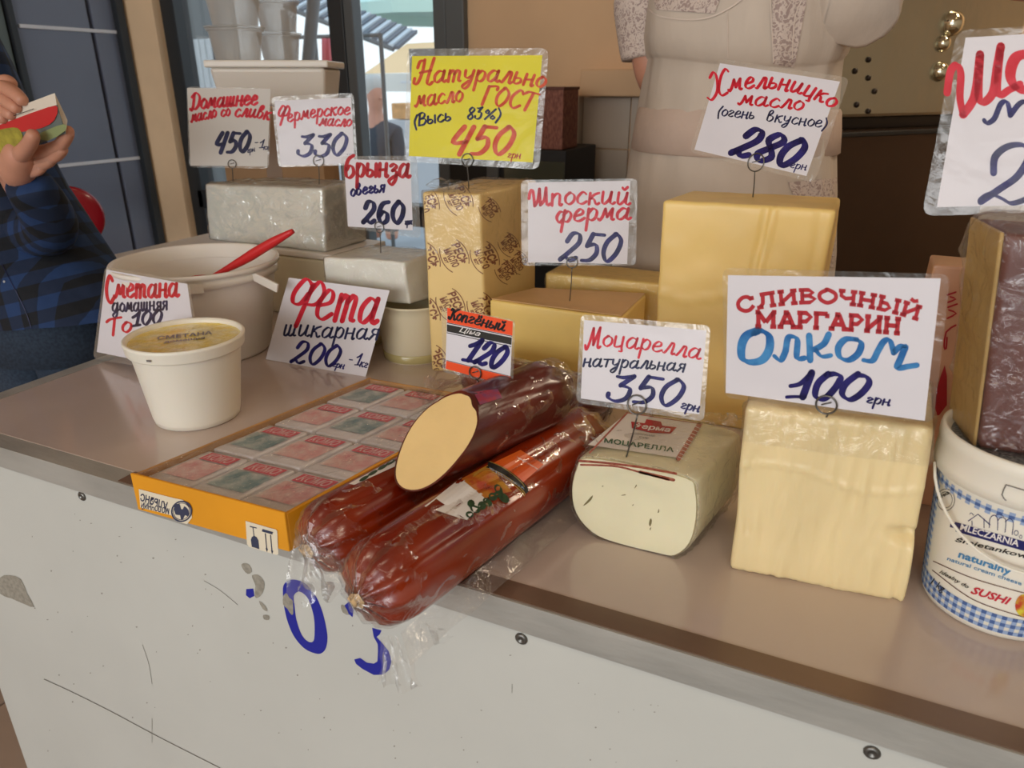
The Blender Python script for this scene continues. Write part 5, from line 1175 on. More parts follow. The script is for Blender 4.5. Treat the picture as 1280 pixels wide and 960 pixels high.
def lace_mat():
    m = bpy.data.materials.new('lace'); m.use_nodes = True; N = m.node_tree.nodes; L = m.node_tree.links; p = N['Principled BSDF']; p.inputs['Roughness'].default_value = .8
    t = N.new('ShaderNodeTexCoord'); v = N.new('ShaderNodeTexVoronoi'); v.feature = 'DISTANCE_TO_EDGE'; v.inputs['Scale'].default_value = 75
    n = N.new('ShaderNodeTexNoise'); n.inputs['Scale'].default_value = 60; ad = N.new('ShaderNodeMixRGB'); ad.inputs[0].default_value = .06
    L.new(t.outputs['Object'], n.inputs[0]); L.new(t.outputs['Object'], ad.inputs[1]); L.new(n.outputs['Color'], ad.inputs[2]); L.new(ad.outputs[0], v.inputs[0])
    r = N.new('ShaderNodeValToRGB'); e = r.color_ramp.elements; e[0].position = .08; e[0].color = srgb(206, 190, 180) + (1,); e[1].position = .22; e[1].color = srgb(164, 144, 138) + (1,)
    L.new(v.outputs[0], r.inputs[0]); L.new(r.outputs[0], p.inputs['Base Color'])
    b = N.new('ShaderNodeBump'); b.inputs['Strength'].default_value = .6; b.inputs['Distance'].default_value = .002; b.invert = True; L.new(v.outputs[0], b.inputs['Height']); L.new(b.outputs[0], p.inputs['Normal'])
    return m
M_lace = lace_mat(); M_pipe = mat('lace_edge', (214, 198, 186), .7)
# raised platform for the vendor
struct('trim_4', box((.1, 1.95, .085), (1.9, 1.0, .13), .006), mat('platform_wood', (120, 92, 66), .7, var=.15, vscale=6), label='low wooden platform behind the counter')
cxv = -.25; yv = 1.60
t = thing('person', (cxv, yv, .15), 'woman in a pale linen dress with lace trim standing behind the counter', 'person')
tree = ([(cxv, yv, 1.02, .13), (cxv, yv, 1.22, .115), (cxv, yv, 1.42, .125), (cxv, yv, 1.55, .10), (cxv, yv + .01, 1.63, .05), (cxv, yv, 1.70, .07), (cxv, yv, 1.80, .088), (cxv, yv + .01, 1.88, .07),
         (cxv - .15, yv, 1.56, .055), (cxv - .195, yv, 1.44, .043), (cxv - .175, yv - .01, 1.335, .036), (cxv - .14, yv + .10, 1.24, .031), (cxv - .09, yv + .17, 1.18, .024),
         (cxv + .15, yv, 1.56, .055), (cxv + .24, yv - .17, 1.535, .043), (cxv + .32, yv - .24, 1.49, .040), (cxv + .40, yv - .30, 1.452, .036), (cxv + .50, yv - .36, 1.44, .026),
         (cxv - .09, yv, .95, .09), (cxv - .09, yv, .58, .06), (cxv - .09, yv, .24, .04), (cxv + .09, yv, .95, .09), (cxv + .09, yv, .58, .06), (cxv + .09, yv, .24, .04)],
        [(0, 1), (1, 2), (2, 3), (3, 4), (4, 5), (5, 6), (6, 7), (3, 8), (8, 9), (9, 10), (10, 11), (11, 12), (3, 13), (13, 14), (14, 15), (15, 16), (16, 17), (0, 18), (18, 19), (19, 20), (0, 21), (21, 22), (22, 23)])
hx, hy, hz = cxv + .53, yv - .378, 1.435
fing = [[(hx, hy + .012 * k, hz, .012), (hx + .045, hy + .016 * k - .02, hz - .002, .009), (hx + .075, hy + .017 * k - .035, hz - .018, .008), (hx + .088, hy + .018 * k - .04, hz - .038, .007)] for k in (-1.2, -.4, .4, 1.2)]
fing += [[(hx - .01, hy - .01, hz, .012), (hx + .01, hy - .035, hz - .015, .010), (hx + .035, hy - .05, hz - .03, .008)]]
h2 = Vector((cxv - .07, yv + .19, 1.165))
fing += [[(h2.x, h2.y, h2.z, .014), (h2.x + .03, h2.y + .01 * k, h2.z - .03 - .008 * abs(k), .009), (h2.x + .05, h2.y + .012 * k, h2.z - .06 - .01 * abs(k), .008)] for k in (-1.2, -.4, .4, 1.2)] + [[(h2.x, h2.y - .01, h2.z, .012), (h2.x + .035, h2.y - .03, h2.z - .01, .009), (h2.x + .05, h2.y - .035, h2.z - .03, .007)]]
skinned('body', tree, fing + [[(hx - .03, hy + .012, hz + .002, .022), (hx + .004, hy, hz, .026), (hx + .016, hy - .004, hz, .018)], [(cxv - .09, yv + .17, 1.18, .022), (h2.x, h2.y, h2.z, .025)],
        [(cxv - .09, yv + .02, .22, .04), (cxv - .09, yv - .06, .185, .035), (cxv - .09, yv - .15, .175, .025)], [(cxv + .09, yv + .02, .22, .04), (cxv + .09, yv - .06, .185, .035), (cxv + .09, yv - .15, .175, .025)],
        [(cxv, yv - .085, 1.80, .012), (cxv, yv - .105, 1.785, .012)]], M_skin, t)
V, Fa = lathe([(.001, .105), (.05, .098), (.085, .065), (.100, .02), (.102, -.03), (.098, -.08), (.07, -.12)], (cxv, yv + .022, 1.81), 32, cap=False)
mk('hair', (V, Fa), mat('dark_hair', (66, 44, 34), .5, bump=.5, bscale=60), t, smooth=True)
for s in (-1, 1):
    V, Fa = lathe([(.0001, -.008), (.006, -.005), (.008, 0), (.006, .005), (.0001, .008)], (cxv + s * .032, yv - .083, 1.805), 12, cap=False)
    mk('eye', (V, Fa), mat('eye_white', (226, 220, 214), .2), t, smooth=True)
mk('mouth', box((cxv, yv - .086, 1.745), (.045, .012, .010), .004), mat('lips', (170, 84, 78), .5), t)
secs = [(.42, .27, .21), (.60, .255, .20), (.85, .235, .19), (1.0, .222, .180), (1.12, .208, .168), (1.20, .198, .164), (1.27, .191, .160), (1.33, .186, .158), (1.352, .184, .157), (1.356, .186, .161), (1.362, .190, .169), (1.39, .196, .178), (1.44, .194, .180), (1.50, .188, .158), (1.55, .180, .128), (1.585, .14, .10), (1.60, .09, .08)]
V = []; Fa = []; n = 96
for z, rx, ry in secs:
    for i in range(n):
        a = 2 * PI * i / n; amp = .012 * max(0, min(1, (1.2 - z) / .5)); f = 1 + amp / rx * math.sin(9 * a + 1.3 * math.sin(2 * a)) + .010 * math.sin(5 * a + z * 9) + .035 * noise.noise(Vector((a * 3.2, z * 3.5, 1.7))) + .018 * noise.noise(Vector((a * 9, z * 8, 5)))
        dz = .010 * math.sin(a * 2 + .6) if 1.33 < z < 1.40 else 0
        V.append(Vector((cxv + rx * f * math.cos(a), yv + ry * f * math.sin(a), z + dz)))
for j in range(len(secs) - 1):
    for i in range(n): k = (i + 1) % n; Fa.append((j * n + i, j * n + k, (j + 1) * n + k, (j + 1) * n + i))
dro = mk('dress', (V, Fa), M_dress, t, smooth=True)
mk('waistband', (lambda: (lambda S_: loft(S_, 96, cap=False))([((cxv, yv, z), rx + .004, ry + .004) for z, rx, ry in ((1.192, .196, .163), (1.195, .200, .167), (1.235, .196, .164), (1.268, .191, .160), (1.274, .187, .156))]))(), mat('band_linen', (196, 174, 160), .85, var=.06, vscale=14, bump=.4, bscale=60), t, smooth=True, label='thick linen waistband')
V, Fa = tube([(cxv - .14, yv, 1.57), (cxv - .19, yv - .005, 1.49), (cxv - .196, yv - .005, 1.42), (cxv - .19, yv - .008, 1.365)], .06, 24, 5, radii=[.065, .066, .062, .052, .046])
mk('sleeve', (V, Fa), M_lace, t, smooth=True, label='lace trimmed short sleeve')
V, Fa = tube([(cxv + .11, yv, 1.56), (cxv + .165, yv - .05, 1.49), (cxv + .19, yv - .09, 1.45), (cxv + .20, yv - .12, 1.43)], .08, 28, 5, radii=[.075, .082, .082, .074, .058]); V = [v + noise.noise_vector(v * 14) * .012 + noise.noise_vector(v * 34) * .004 for v in V]
mk('sleeve', (V, Fa), M_dress, t, smooth=True)
bpy.context.view_layer.update(); ds = surfproj(bvh(dro), .003)
def lace(quads, **k): mk('lace_trim', mapped(join(*[patch(q, 16, 16) for q in quads]), ds), M_lace, t, **k)
lace([[(806, -40), (915, -40), (893, 17), (820, 12)]], label='embroidered lace neckline')
lace([[(965, -20), (1012, -20), (993, 85), (966, 80)]])
lace([[(985, 228), (1046, 222), (1054, 334), (1030, 334)]])
mk('seam', mapped(join(stroke([(800, -10), (816, 16), (850, 24), (885, 22), (915, 8), (935, -8)], 1.8, 6), stroke([(909, 14), (910, 72)], .7, 3), stroke([(963, 0), (965, 40), (967, 78)], 1.4, 4), stroke([(1012, -15), (994, 20), (990, 84)], 1.6, 4)), ds, .001), M_pipe, t)

# --- customer at the left end
xp, yp = -1.88, 1.04; xl = xp + .20
t = thing('person', (xp, yp, 0), 'customer in a blue plaid shirt writing in a notebook at the left', 'person')
tree = ([(xp + .17, yp, .93, .13), (xp + .08, yp, 1.12, .12), (xp, yp, 1.32, .135), (xp, yp, 1.44, .09), (xp, yp, 1.52, .055), (xp + .01, yp - .02, 1.58, .075), (xp + .01, yp - .02, 1.68, .09), (xp + .01, yp - .01, 1.76, .07),
         (xp + .16, yp - .02, 1.40, .055), tuple(ony(58, 282, .99)) + (.040,), tuple(ony(22, 226, .90)) + (.030,),
         (xp - .15, yp - .02, 1.42, .055), (xp - .20, yp - .10, 1.18, .042), tuple(ony(-60, 140, .90)) + (.030,),
         (xl - .09, yp, .85, .09), (xl - .09, yp, .48, .06), (xl - .09, yp, .09, .04), (xl + .09, yp, .85, .09), (xl + .09, yp, .48, .06), (xl + .09, yp, .09, .04)],
        [(0, 1), (1, 2), (2, 3), (3, 4), (4, 5), (5, 6), (6, 7), (3, 8), (8, 9), (9, 10), (3, 11), (11, 12), (12, 13), (0, 14), (14, 15), (15, 16), (0, 17), (17, 18), (18, 19)])
r_ = .0115
ch = [[pt(20, 226, .90, .030), pt(22, 208, .885, .034), pt(26, 192, .875, .030), pt(30, 184, .872, .022)],       # palm of the holding hand
      [pt(24, 196, .862, .016), pt(36, 182, .845, .0135), pt(41, 172, .836, .012), pt(42, 163, .834, .0105)],      # thumb on the cover
      [pt(32, 190, .885, .015), pt(56, 190, .888, .013), pt(76, 182, .886, .012), pt(85, 168, .882, .0112), pt(86, 158, .880, .0100)],
      [pt(32, 198, .890, .015), pt(54, 200, .893, .0125), pt(72, 194, .890, .0115), pt(80, 183, .887, .0105)],
      [pt(28, 208, .890, .014), pt(46, 208, .893, .0120), pt(60, 203, .892, .0110), pt(67, 196, .890, .0100)],
      [pt(24, 214, .890, .013), pt(38, 216, .893, .0110), pt(48, 213, .892, .0100), pt(54, 208, .890, .0090)],
      [pt(-40, 135, .90, .030), pt(-22, 128, .885, .034), pt(-8, 122, .875, .026)],                                 # writing hand
      [pt(-14, 118, .87, .014), pt(4, 108, .86, .0130), pt(20, 117, .852, .0120), pt(31, 129, .848, .0105)],
      [pt(-12, 126, .865, .014), pt(3, 122, .855, .0130), pt(15, 131, .848, .0115), pt(24, 138, .846, .0100)],
      [pt(-14, 134, .865, .014), pt(0, 136, .855, .0125), pt(12, 142, .850, .0110), pt(18, 145, .848, .0100)],
      [pt(-6, 108, .885, .013), pt(8, 100, .88, .0120), pt(17, 107, .875, .0105)],
      [pt(-20, 138, .86, .013), pt(-4, 146, .85, .0120), pt(8, 148, .848, .0100)],
      [(xl - .09, yp + .03, .06, .04), (xl - .09, yp - .06, .045, .036), (xl - .09, yp - .16, .035, .028)], [(xl + .09, yp + .03, .06, .04), (xl + .09, yp - .06, .045, .036), (xl + .09, yp - .16, .035, .028)],
      [(xp + .015, yp - .105, 1.68, .012), (xp + .018, yp - .122, 1.665, .012)]]
skinned('body', tree, ch, M_skin, t)
V, Fa = lathe([(.001, .105), (.05, .098), (.088, .06), (.100, .02), (.100, -.02), (.092, -.06)], (xp + .01, yp + .0, 1.695), 32, cap=False)
mk('hair', (V, Fa), MATS['dark_hair'], t, smooth=True)
for s in (-1, 1):
    V, Fa = lathe([(.0001, -.008), (.006, -.005), (.008, 0), (.006, .005), (.0001, .008)], (xp + .012 + s * .032, yp - .104, 1.69), 12, cap=False)
    mk('eye', (V, Fa), MATS['eye_white'], t, smooth=True)
mk('mouth', box((xp + .01, yp - .105, 1.625), (.045, .012, .010), .004), MATS['lips'], t)
def plaid():
    m = bpy.data.materials.new('plaid_flannel'); m.use_nodes = True; N = m.node_tree.nodes; L = m.node_tree.links; p = N['Principled BSDF']; p.inputs['Roughness'].default_value = .85
    t = N.new('ShaderNodeTexCoord'); mp = N.new('ShaderNodeMapping'); mp.inputs['Rotation'].default_value = (.0, .25, .2); L.new(t.outputs['Object'], mp.inputs[0]); s = N.new('ShaderNodeSeparateXYZ'); L.new(mp.outputs[0], s.inputs[0])
    outs = []
    for k in (0, 2):
        a = N.new('ShaderNodeMath'); a.operation = 'MULTIPLY'; a.inputs[1].default_value = 19; L.new(s.outputs[k], a.inputs[0])
        f = N.new('ShaderNodeMath'); f.operation = 'FRACT'; L.new(a.outputs[0], f.inputs[0]); g_ = N.new('ShaderNodeMath'); g_.operation = 'GREATER_THAN'; g_.inputs[1].default_value = .5; L.new(f.outputs[0], g_.inputs[0]); outs.append(g_)
    ad = N.new('ShaderNodeMath'); L.new(outs[0].outputs[0], ad.inputs[0]); L.new(outs[1].outputs[0], ad.inputs[1])
    d = N.new('ShaderNodeMath'); d.operation = 'MULTIPLY'; d.inputs[1].default_value = .5; L.new(ad.outputs[0], d.inputs[0])
    r = N.new('ShaderNodeValToRGB'); r.color_ramp.interpolation = 'CONSTANT'; e = r.color_ramp.elements
    e[0].color = srgb(9, 13, 22) + (1,); e[1].position = .4; e[1].color = srgb(17, 34, 62) + (1,); q = e.new(.9); q.color = srgb(26, 54, 98) + (1,)
    L.new(d.outputs[0], r.inputs[0]); L.new(r.outputs[0], p.inputs['Base Color'])
    n = N.new('ShaderNodeTexNoise'); n.inputs['Scale'].default_value = 14; b = N.new('ShaderNodeBump'); b.inputs['Strength'].default_value = .5; b.inputs['Distance'].default_value = .02; L.new(t.outputs['Object'], n.inputs[0]); L.new(n.outputs[0], b.inputs['Height']); L.new(b.outputs[0], p.inputs['Normal'])
    return m
M_plaid = plaid(); M_jean = mat('denim', (34, 46, 62), .85, col2=(48, 62, 80), vscale=160)
V = []; Fa = []; n = 64; secs = [(.80, .250, .165), (.88, .236, .16), (.98, .215, .155), (1.10, .195, .148), (1.24, .198, .15), (1.36, .205, .145), (1.44, .19, .12), (1.49, .12, .09), (1.51, .085, .08)]
for z, rx, ry in secs:
    for i in range(n):
        a = 2 * PI * i / n; f = 1 + .02 * math.sin(6 * a + z * 9) + .015 * math.sin(11 * a - z * 20)
        dzz = (.055 * math.sin(a + 2.2)) if z < .9 else 0
        V.append(Vector((xp + .25 * max(0, (1.36 - z) / .56) ** 1.3 + rx * f * math.cos(a), yp + ry * f * math.sin(a), z + dzz)))
for j in range(len(secs) - 1):
    for i in range(n): k = (i + 1) % n; Fa.append((j * n + i, j * n + k, (j + 1) * n + k, (j + 1) * n + i))
so = mk('shirt', (V, Fa), M_plaid, t, smooth=True, label='dark blue plaid flannel shirt')
skinned('sleeve', None, [[(xp + .15, yp - .01, 1.40, .078), pt(-20, 262, 1.03, .068), pt(48, 292, 1.0, .060), pt(66, 288, .98, .057), pt(60, 268, .95, .054), pt(38, 234, .905, .046), pt(30, 222, .895, .043)]], M_plaid, t)
skinned('sleeve', None, [[(xp - .13, yp - .01, 1.43, .075), (xp - .20, yp - .10, 1.18, .06), tuple(ony(-75, 150, .905)) + (.045,)]], M_plaid, t)
mk('jeans', join(loft([((xl, yp, .96), .17, .13), ((xl, yp, .86), .19, .145), ((xl, yp, .74), .195, .145)], 40), *[loft([((xl + s * .09, yp, z), r, r) for z, r in ((.80, .098), (.5, .078), (.25, .068), (.10, .072))], 28) for s in (-1, 1)]), M_jean, t, smooth=True)
bpy.context.view_layer.update(); ss = surfproj(bvh(so), .002)
mk('button', mapped(join(ellipse(41, 283, 1.7, 1.7, 12), ellipse(22, 243, 1.5, 1.5, 12), ellipse(5, 352, 1.5, 1.5, 12)), ss), mat('button_pearl', (170, 172, 176), .3), t)
mk('placket', mapped(join(stroke([(2, 330), (30, 385), (42, 420)], .8, 5)), ss), M_navy, t)
for s in (-1, 1):
    mk('shoe', hexa([Vector((xl + s * .09 - .05, yp - .22, .002)), Vector((xl + s * .09 + .05, yp - .22, .002)), Vector((xl + s * .09 + .045, yp + .07, .002)), Vector((xl + s * .09 - .045, yp + .07, .002))], [Vector((xl + s * .09 - .035, yp - .19, .06)), Vector((xl + s * .09 + .035, yp - .19, .06)), Vector((xl + s * .09 + .04, yp + .06, .11)), Vector((xl + s * .09 - .04, yp + .06, .11))], .015, 3), M_black2, t)
# notebook held in the hands
A0, A1 = ony(-75, 184, .850), ony(71, 131, .850); B1, B0 = ony(82, 167, .866), ony(-66, 226, .866)
t = thing('notebook', (A0 + B1) / 2, 'notebook with fruit pictures on its cover held by the customer', 'notebook')
nrm = (A1 - A0).cross(B0 - A0).normalized()
if nrm.dot(CAM - A0) > 0: nrm = -nrm
th = .022; upv = (A1 - B1).normalized()
shift = nrm * .012 + upv * .020
mk('cover', hexa([B0, B1, B1 + nrm * .001, B0 + nrm * .001], [A0, A1, A1 + nrm * .001, A0 + nrm * .001], 0), mat('cover_grey', (104, 112, 110), .35, var=.1, vscale=20, coat=.3), t)
mk('pages', hexa([B0 + nrm * .0012, B1 + nrm * .0012, B1 + shift, B0 + shift], [A0 + nrm * .0012, A1 + nrm * .0012 - (A1 - A0).normalized() * .002, A1 + shift - (A1 - A0).normalized() * .012, A0 + shift], .0008, 1), mat('page_paper', (216, 204, 188), .7), t)
bp_ = planeproj(A0, nrm, .0004)
mk('cover_picture', mapped(polyfill([(-20, 165), (10, 152), (60, 134), (72, 134), (68, 150), (52, 160), (20, 166), (-10, 168)], 2), bp_), mat('cover_red', (196, 36, 44), .35, coat=.3), t, label='red melon slice on the cover')
mk('cover_picture', mapped(polyfill([(-20, 168), (0, 162), (22, 160), (28, 175), (12, 186), (-18, 196)], 3), bp_, .0002), mat('cover_olive', (160, 150, 60), .35, var=.3, vscale=60), t, label='olive fruit on the cover')
mk('cover_picture', mapped(join(polyfill([(46, 170), (60, 162), (80, 155), (82, 163), (60, 176)], 2)), bp_, .0002), mat('cover_green', (140, 150, 104), .35), t)
mk('cover_line', mapped(stroke([(-40, 156), (0, 150), (42, 136)], .8, 2), planeproj(A0, nrm, .0006)), M_black2, t)

# --- red chair and crate behind the customer
cc = onz(88, 272, .80)
t = thing('red_chair', (cc.x, cc.y, 0), 'chair with a round glossy red back behind the customer', 'chair')
M_rp = mat('glossy_red', (150, 22, 34), .25, coat=.5)
nv = Vector((-cc.x, -cc.y, 0)).normalized(); sv = Vector((nv.y, -nv.x, 0))
V, Fa = lathe([(.001, .012), (.09, .010), (.118, .004), (.126, -.002), (.128, -.008), (.122, -.012), (.09, -.004), (.001, 0)], (0, 0, 0), 40, cap=False)
V = [cc + sv * v.x + Vector((0, 0, v.y)) + nv * v.z for v in V]
mk('backrest', (V, Fa), M_rp, t, smooth=True)
V, Fa = lathe([(.001, 0), (.17, .0), (.18, .012), (.17, .03), (.001, .034)], Vector((cc.x, cc.y, .44)) + nv * .2, 32, cap=False)
mk('seat', (V, Fa), M_rp, t, smooth=True)
mk('back_post', tube([cc + Vector((0, 0, -.10)) - nv * .004, Vector((cc.x, cc.y, .5)) + nv * .0, Vector((cc.x, cc.y, .45)) + nv * .06], .012, 8, 3), M_wire, t, smooth=True)
for a in (.8, 2.36, 3.9, 5.5):
    b_ = Vector((cc.x, cc.y, 0)) + nv * .2
    mk('leg', tube([b_ + Vector((.12 * math.cos(a), .12 * math.sin(a), .44)), b_ + Vector((.19 * math.cos(a), .19 * math.sin(a), .002))], .011, 8, 1), M_wire, t, smooth=True)
a = ony(90, 346, 1.62); b = ony(150, 350, 1.62)
t = thing('plastic_crate', ((a.x + b.x) / 2, 1.74, 0), 'pale grey-green lidded crate past the left end of the counter', 'crate')
mk('body', box(((a.x + b.x) / 2, 1.74, (a.z - .008) / 2), (b.x - a.x, .24, a.z - .008), .01), mat('pale_green_plastic', (176, 180, 164), .5, var=.08, vscale=6), t)
mk('lid', box(((a.x + b.x) / 2, 1.74, a.z - .008), (b.x - a.x + .02, .26, .016), .005), mat('pale_lid', (190, 192, 178), .4), t)

# ------------------------------------------------------------------ outside the window
struct('ground', box((-6, 10.3, -.12), (26, 14, .1), 0), mat('asphalt', (150, 150, 150), .9, var=.1, vscale=3))
def slab_at(pts, y, th, m, name, parent=None, **k):
    q = [ony(px, py, y) for px, py in pts]; n_ = len(q); bk = [p + Vector((0, th, 0)) for p in q]
    return mk(name, (q + bk, [tuple(range(n_))[::-1], tuple(range(n_, 2 * n_))] + [(i, (i + 1) % n_, n_ + (i + 1) % n_, n_ + i) for i in range(n_)]), m, parent, **k)
# corrugated canopy
y = 6.2; c0 = ony(355, 8, y); c1 = ony(492, 62, y)
t = thing('corrugated_canopy', ((c0.x + c1.x) / 2, y, 0), 'dark corrugated canopy roof outside the window', 'canopy')
for i in range(22):
    p = c0.lerp(c1, i / 21)
    mk('roof_slat', hexa([p, p + Vector((.055, 0, 0)), p + Vector((-.045, .5, .16)), p + Vector((-.10, .5, .16))], [v_ + Vector((0, 0, .03)) for v_ in (p, p + Vector((.055, 0, 0)), p + Vector((-.045, .5, .16)), p + Vector((-.10, .5, .16)))], 0), mat('dark_roof', (84, 92, 102), .6) if i % 2 else mat('light_roof', (196, 202, 206), .6), t)
mk('fascia', tube([c0, c1], .02, 8, 1), M_frame, t)
for px_ in (360, 392): p = ony(px_, 60, y + .3); mk('pole', tube([(p.x, y + .3, -.05), (p.x, y + .3, c0.z)], .04, 10, 1), M_frame, t, smooth=True)
# leaning pole just outside
pa, pb = ony(400, -20, 3.5), ony(384, 230, 3.5)
t = thing('grey_pole', (pb.x, 3.5, -.05), 'slightly leaning grey pole just outside the glass', 'pole')
mk('shaft', tube([(pb.x - (pa.x - pb.x) * 1.3, 3.5, -.06), tuple(pa + (pa - pb) * .8)], .034, 16, 1), M_frame, t, smooth=True)
mk('base', box((pb.x - (pa.x - pb.x) * 1.3, 3.5, -.055), (.14, .14, .02), .003), M_frame, t)
y = 4.2; t = thing('pink_cloth', tuple(ony(412, 120, y)), 'bright pink cloth hanging outside between the posts', 'cloth')
a, b, c_, d = ony(402, 48, y), ony(417, 48, y), ony(424, 300, y), ony(402, 300, y); V = []; Fa = []
for j in range(13):
    for i in range(9):
        u, v = i / 8, j / 12; p = (a * (1 - u) + b * u) * (1 - v) + (d * (1 - u) + c_ * u) * v; V.append(p + Vector((0, .03 * math.sin(u * 12 + v), 0)))
for j in range(12):
    for i in range(8): k = j * 9 + i; Fa.append((k, k + 9, k + 10, k + 1))
mk('cloth', solid((V, Fa), .004), mat('pink_fabric', (222, 110, 124), .8, var=.1, vscale=6), t, smooth=True)
for e_ in (-.3, .45): mk('stand_pole', tube([(a.x + e_, y, -.07), (a.x + e_, y, a.z + .02)], .014, 8, 1), M_frame, t)
mk('hook_rail', tube([a + Vector((-.3, 0, .01)), a + Vector((.45, 0, .01))], .012, 8, 1), M_frame, t)
# pale parasol, orange awning
y = 10.5; pc_ = ony(560, -10, y); t = thing('market_parasol', (pc_.x, y, -.07), 'pale mint market parasol outside', 'parasol')
V = [pc_ + Vector((0, 0, .5))]; m_ = 12
for i in range(m_): a = 2 * PI * i / m_; V.append(pc_ + Vector((1.5 * math.cos(a), 1.5 * math.sin(a), -.22 + .0 * (i % 2))))
V += [v - Vector((0, 0, .15)) for v in V[1:]]
mk('canopy', (V, [(0, 1 + i, 1 + (i + 1) % m_) for i in range(m_)] + [(1 + i, 1 + m_ + i, 1 + m_ + (i + 1) % m_, 1 + (i + 1) % m_) for i in range(m_)]), mat('mint_canvas', (196, 226, 214), .8), t)
mk('pole', tube([(pc_.x, y, -.07), tuple(pc_ + Vector((0, 0, .5)))], .03, 8, 1), M_frame, t)
y = 8.0; t = thing('orange_awning', tuple(ony(485, 92, y)), 'cream and orange stall awning outside', 'awning')
a, b, c_, d = ony(458, 62, y), ony(560, 56, y), ony(560, 90, y), ony(455, 92, y)
mk('awning_sheet', hexa([d, c_, c_ + Vector((0, .03, 0)), d + Vector((0, .03, 0))], [a + Vector((0, .9, .1)), b + Vector((0, .9, .1)), b + Vector((0, .93, .1)), a + Vector((0, .93, .1))], 0), mat('apricot_canvas', (240, 200, 150), .8), t)
mk('valance', box(((c_.x + d.x) / 2, y, d.z - .10), (c_.x - d.x, .02, .2), 0), mat('cream_canvas', (236, 232, 222), .8), t)
for x_ in (d.x + .1, c_.x - .1): mk('post', tube([(x_, y + .1, -.07), (x_, y + .1, d.z)], .03, 8, 1), M_frame, t)
# stall with goods
y = 7.2; a, b = ony(492, 200, y), ony(545, 150, y)
t = thing('market_stall', ((a.x + b.x) / 2, y, -.07), 'market stall with boxes of goods outside the window', 'stall')
w_ = 1.3; zc = ony(500, 150, y).z
mk('table', box((a.x + .6, y + .2, zc / 2 - .035), (w_, .5, zc + .07), .01), mat('stall_cloth', (200, 204, 208), .8), t)
for i, (col_, nm) in enumerate((((226, 170, 110), 'crate'), ((222, 220, 214), 'crate'), ((236, 150, 90), 'crate'), ((206, 214, 220), 'crate'))):
    mk('crate', box((a.x + .15 + .32 * i, y + .15, zc + .09), (.28, .3, .16), .01), mat('goods_%d' % i, col_, .7, var=.2, vscale=12), t)
mk('shelf', box((a.x + .6, y + .4, zc + .38), (w_, .2, .03), .004), mat('shelf_white', (222, 224, 226), .6), t)
mk('dark_back', box((a.x + .6, y + .52, zc + .35), (w_, .03, .75), .004), mat('dark_cloth', (72, 84, 92), .9), t)
# man outside
y = 5.6; hd = ony(468, 118, y); bd = ony(470, 200, y)
t = thing('person', (hd.x, y, -.07), 'grey-haired man in a dark jacket outside the window', 'person')
x_ = hd.x; z_ = hd.z; sc = .95
skinned('body', ([(x_, y, z_ - .75, .13), (x_, y, z_ - .5, .13), (x_, y, z_ - .27, .11), (x_, y, z_ - .15, .055), (x_ + .02, y - .02, z_ - .06, .07), (x_ + .01, y, z_ + .03, .085), (x_ + .01, y, z_ + .09, .065), (x_ - .09, y, z_ - .85, .09), (x_ - .09, y, z_ - 1.2, .06), (x_ - .09, y, -.0, .045), (x_ + .09, y, z_ - .85, .09), (x_ + .09, y, z_ - 1.2, .06), (x_ + .09, y, .0, .045)],
        [(0, 1), (1, 2), (2, 3), (3, 4), (4, 5), (5, 6), (0, 7), (7, 8), (8, 9), (0, 10), (10, 11), (11, 12)]), [[(x_ + .07, y - .03, z_ - .02, .014), (x_ + .10, y - .035, z_ - .035, .014)]], M_skin, t)
skinned('jacket', ([(x_, y, z_ - .78, .19), (x_, y, z_ - .5, .175), (x_, y, z_ - .28, .15), (x_, y, z_ - .19, .09), (x_ - .19, y, z_ - .30, .075), (x_ - .24, y - .02, z_ - .55, .06), (x_ - .18, y - .1, z_ - .78, .05), (x_ + .19, y, z_ - .30, .075), (x_ + .24, y - .02, z_ - .55, .06), (x_ + .2, y - .12, z_ - .78, .05)],
        [(0, 1), (1, 2), (2, 3), (2, 4), (4, 5), (5, 6), (2, 7), (7, 8), (8, 9)]), [], mat('jacket_dark', (44, 50, 60), .8), t)
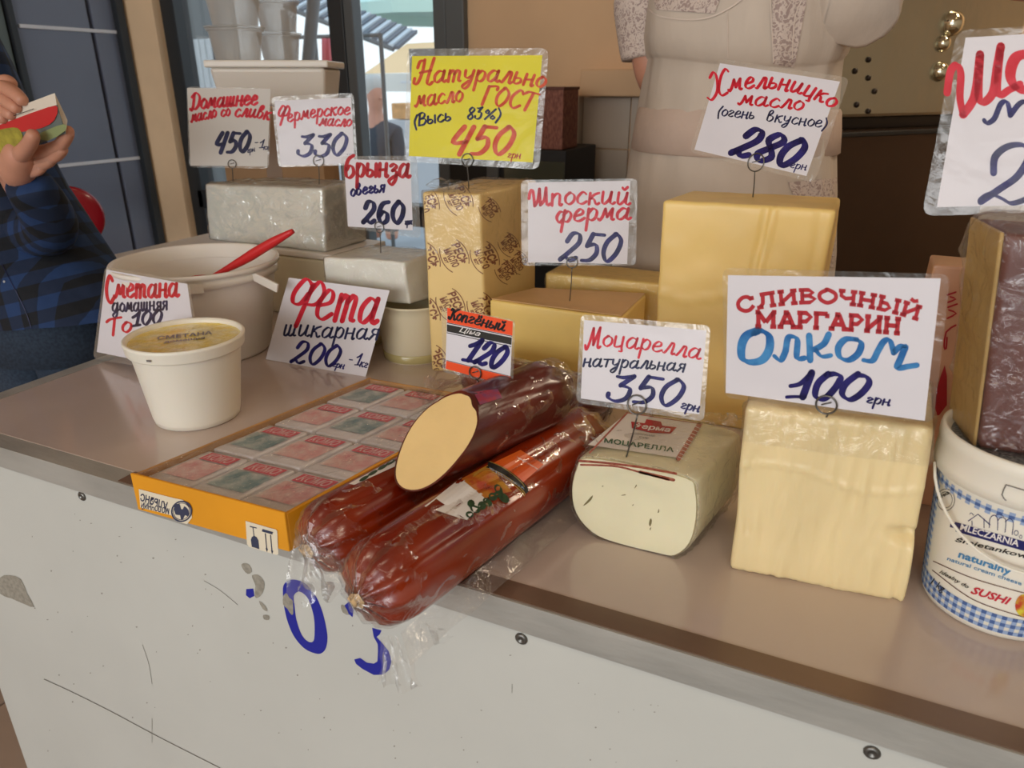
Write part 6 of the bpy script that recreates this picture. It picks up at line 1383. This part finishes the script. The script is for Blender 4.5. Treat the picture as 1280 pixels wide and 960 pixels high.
skinned('trousers', ([(x_, y, z_ - .80, .15), (x_ - .09, y, z_ - .95, .10), (x_ - .09, y, .05, .075), (x_ + .09, y, z_ - .95, .10), (x_ + .09, y, .05, .075)], [(0, 1), (1, 2), (0, 3), (3, 4)]), [], M_jean, t)
V, Fa = lathe([(.001, .10), (.05, .095), (.085, .06), (.095, .0), (.085, -.05)], (x_ - .012, y + .01, z_ + .055), 24, cap=False)
mk('hair', (V, Fa), mat('grey_hair', (188, 184, 178), .6), t, smooth=True)
# grey building and curtain seen at the left of the glass
y = 7.5; t = thing('grey_building', tuple(ony(248, 130, y)), 'plain grey wall of a building with a white curtain outside', 'building')
a = ony(190, -60, y); b = ony(276, 48, y)
mk('wall', box(((a.x + b.x) / 2, y + .2, 1.9), (b.x - a.x, .2, 4), 0), mat('grey_render', (126, 128, 126), .8), t)
a2 = ony(222, 49, y); b2 = ony(268, 112, y)
for i in range(5): mk('curtain', box((a2.x + (b2.x - a2.x) * (i + .5) / 5, y + .06, (a2.z + b2.z) / 2), ((b2.x - a2.x) / 5 * .92, .03, a2.z - b2.z), .02), mat('white_curtain', (226, 226, 224), .8), t)
mk('notice', box(((a2.x + b2.x) / 2, y + .07, b2.z - .25), (b2.x - a2.x, .02, .35), 0), mat('notice_cream', (214, 206, 176), .8), t)
# hall lamps
for x_, y_ in ((-1.0, 1.6), (1.2, 1.3), (.2, -.6)):
    t = thing('ceiling_lamp', (x_, y_, ZC - .06), 'round white ceiling lamp above the stall' if (x_, y_) == (-1.0, 1.6) else ('round ceiling lamp over the refrigerator' if x_ > 1 else 'round ceiling lamp in front of the counter'), 'lamp')
    mk('housing', lathe([(.09, .06), (.10, .05), (.10, .02), (.085, .015)], (x_, y_, ZC - .06), 32), M_plast, t, smooth=True)
    mk('diffuser', lathe([(.001, -.0), (.06, .003), (.084, .014)], (x_, y_, ZC - .06), 32, cap=False), mat('lamp_glow', (255, 236, 205), .5, emit=((255, 226, 180), 14)), t, smooth=True)
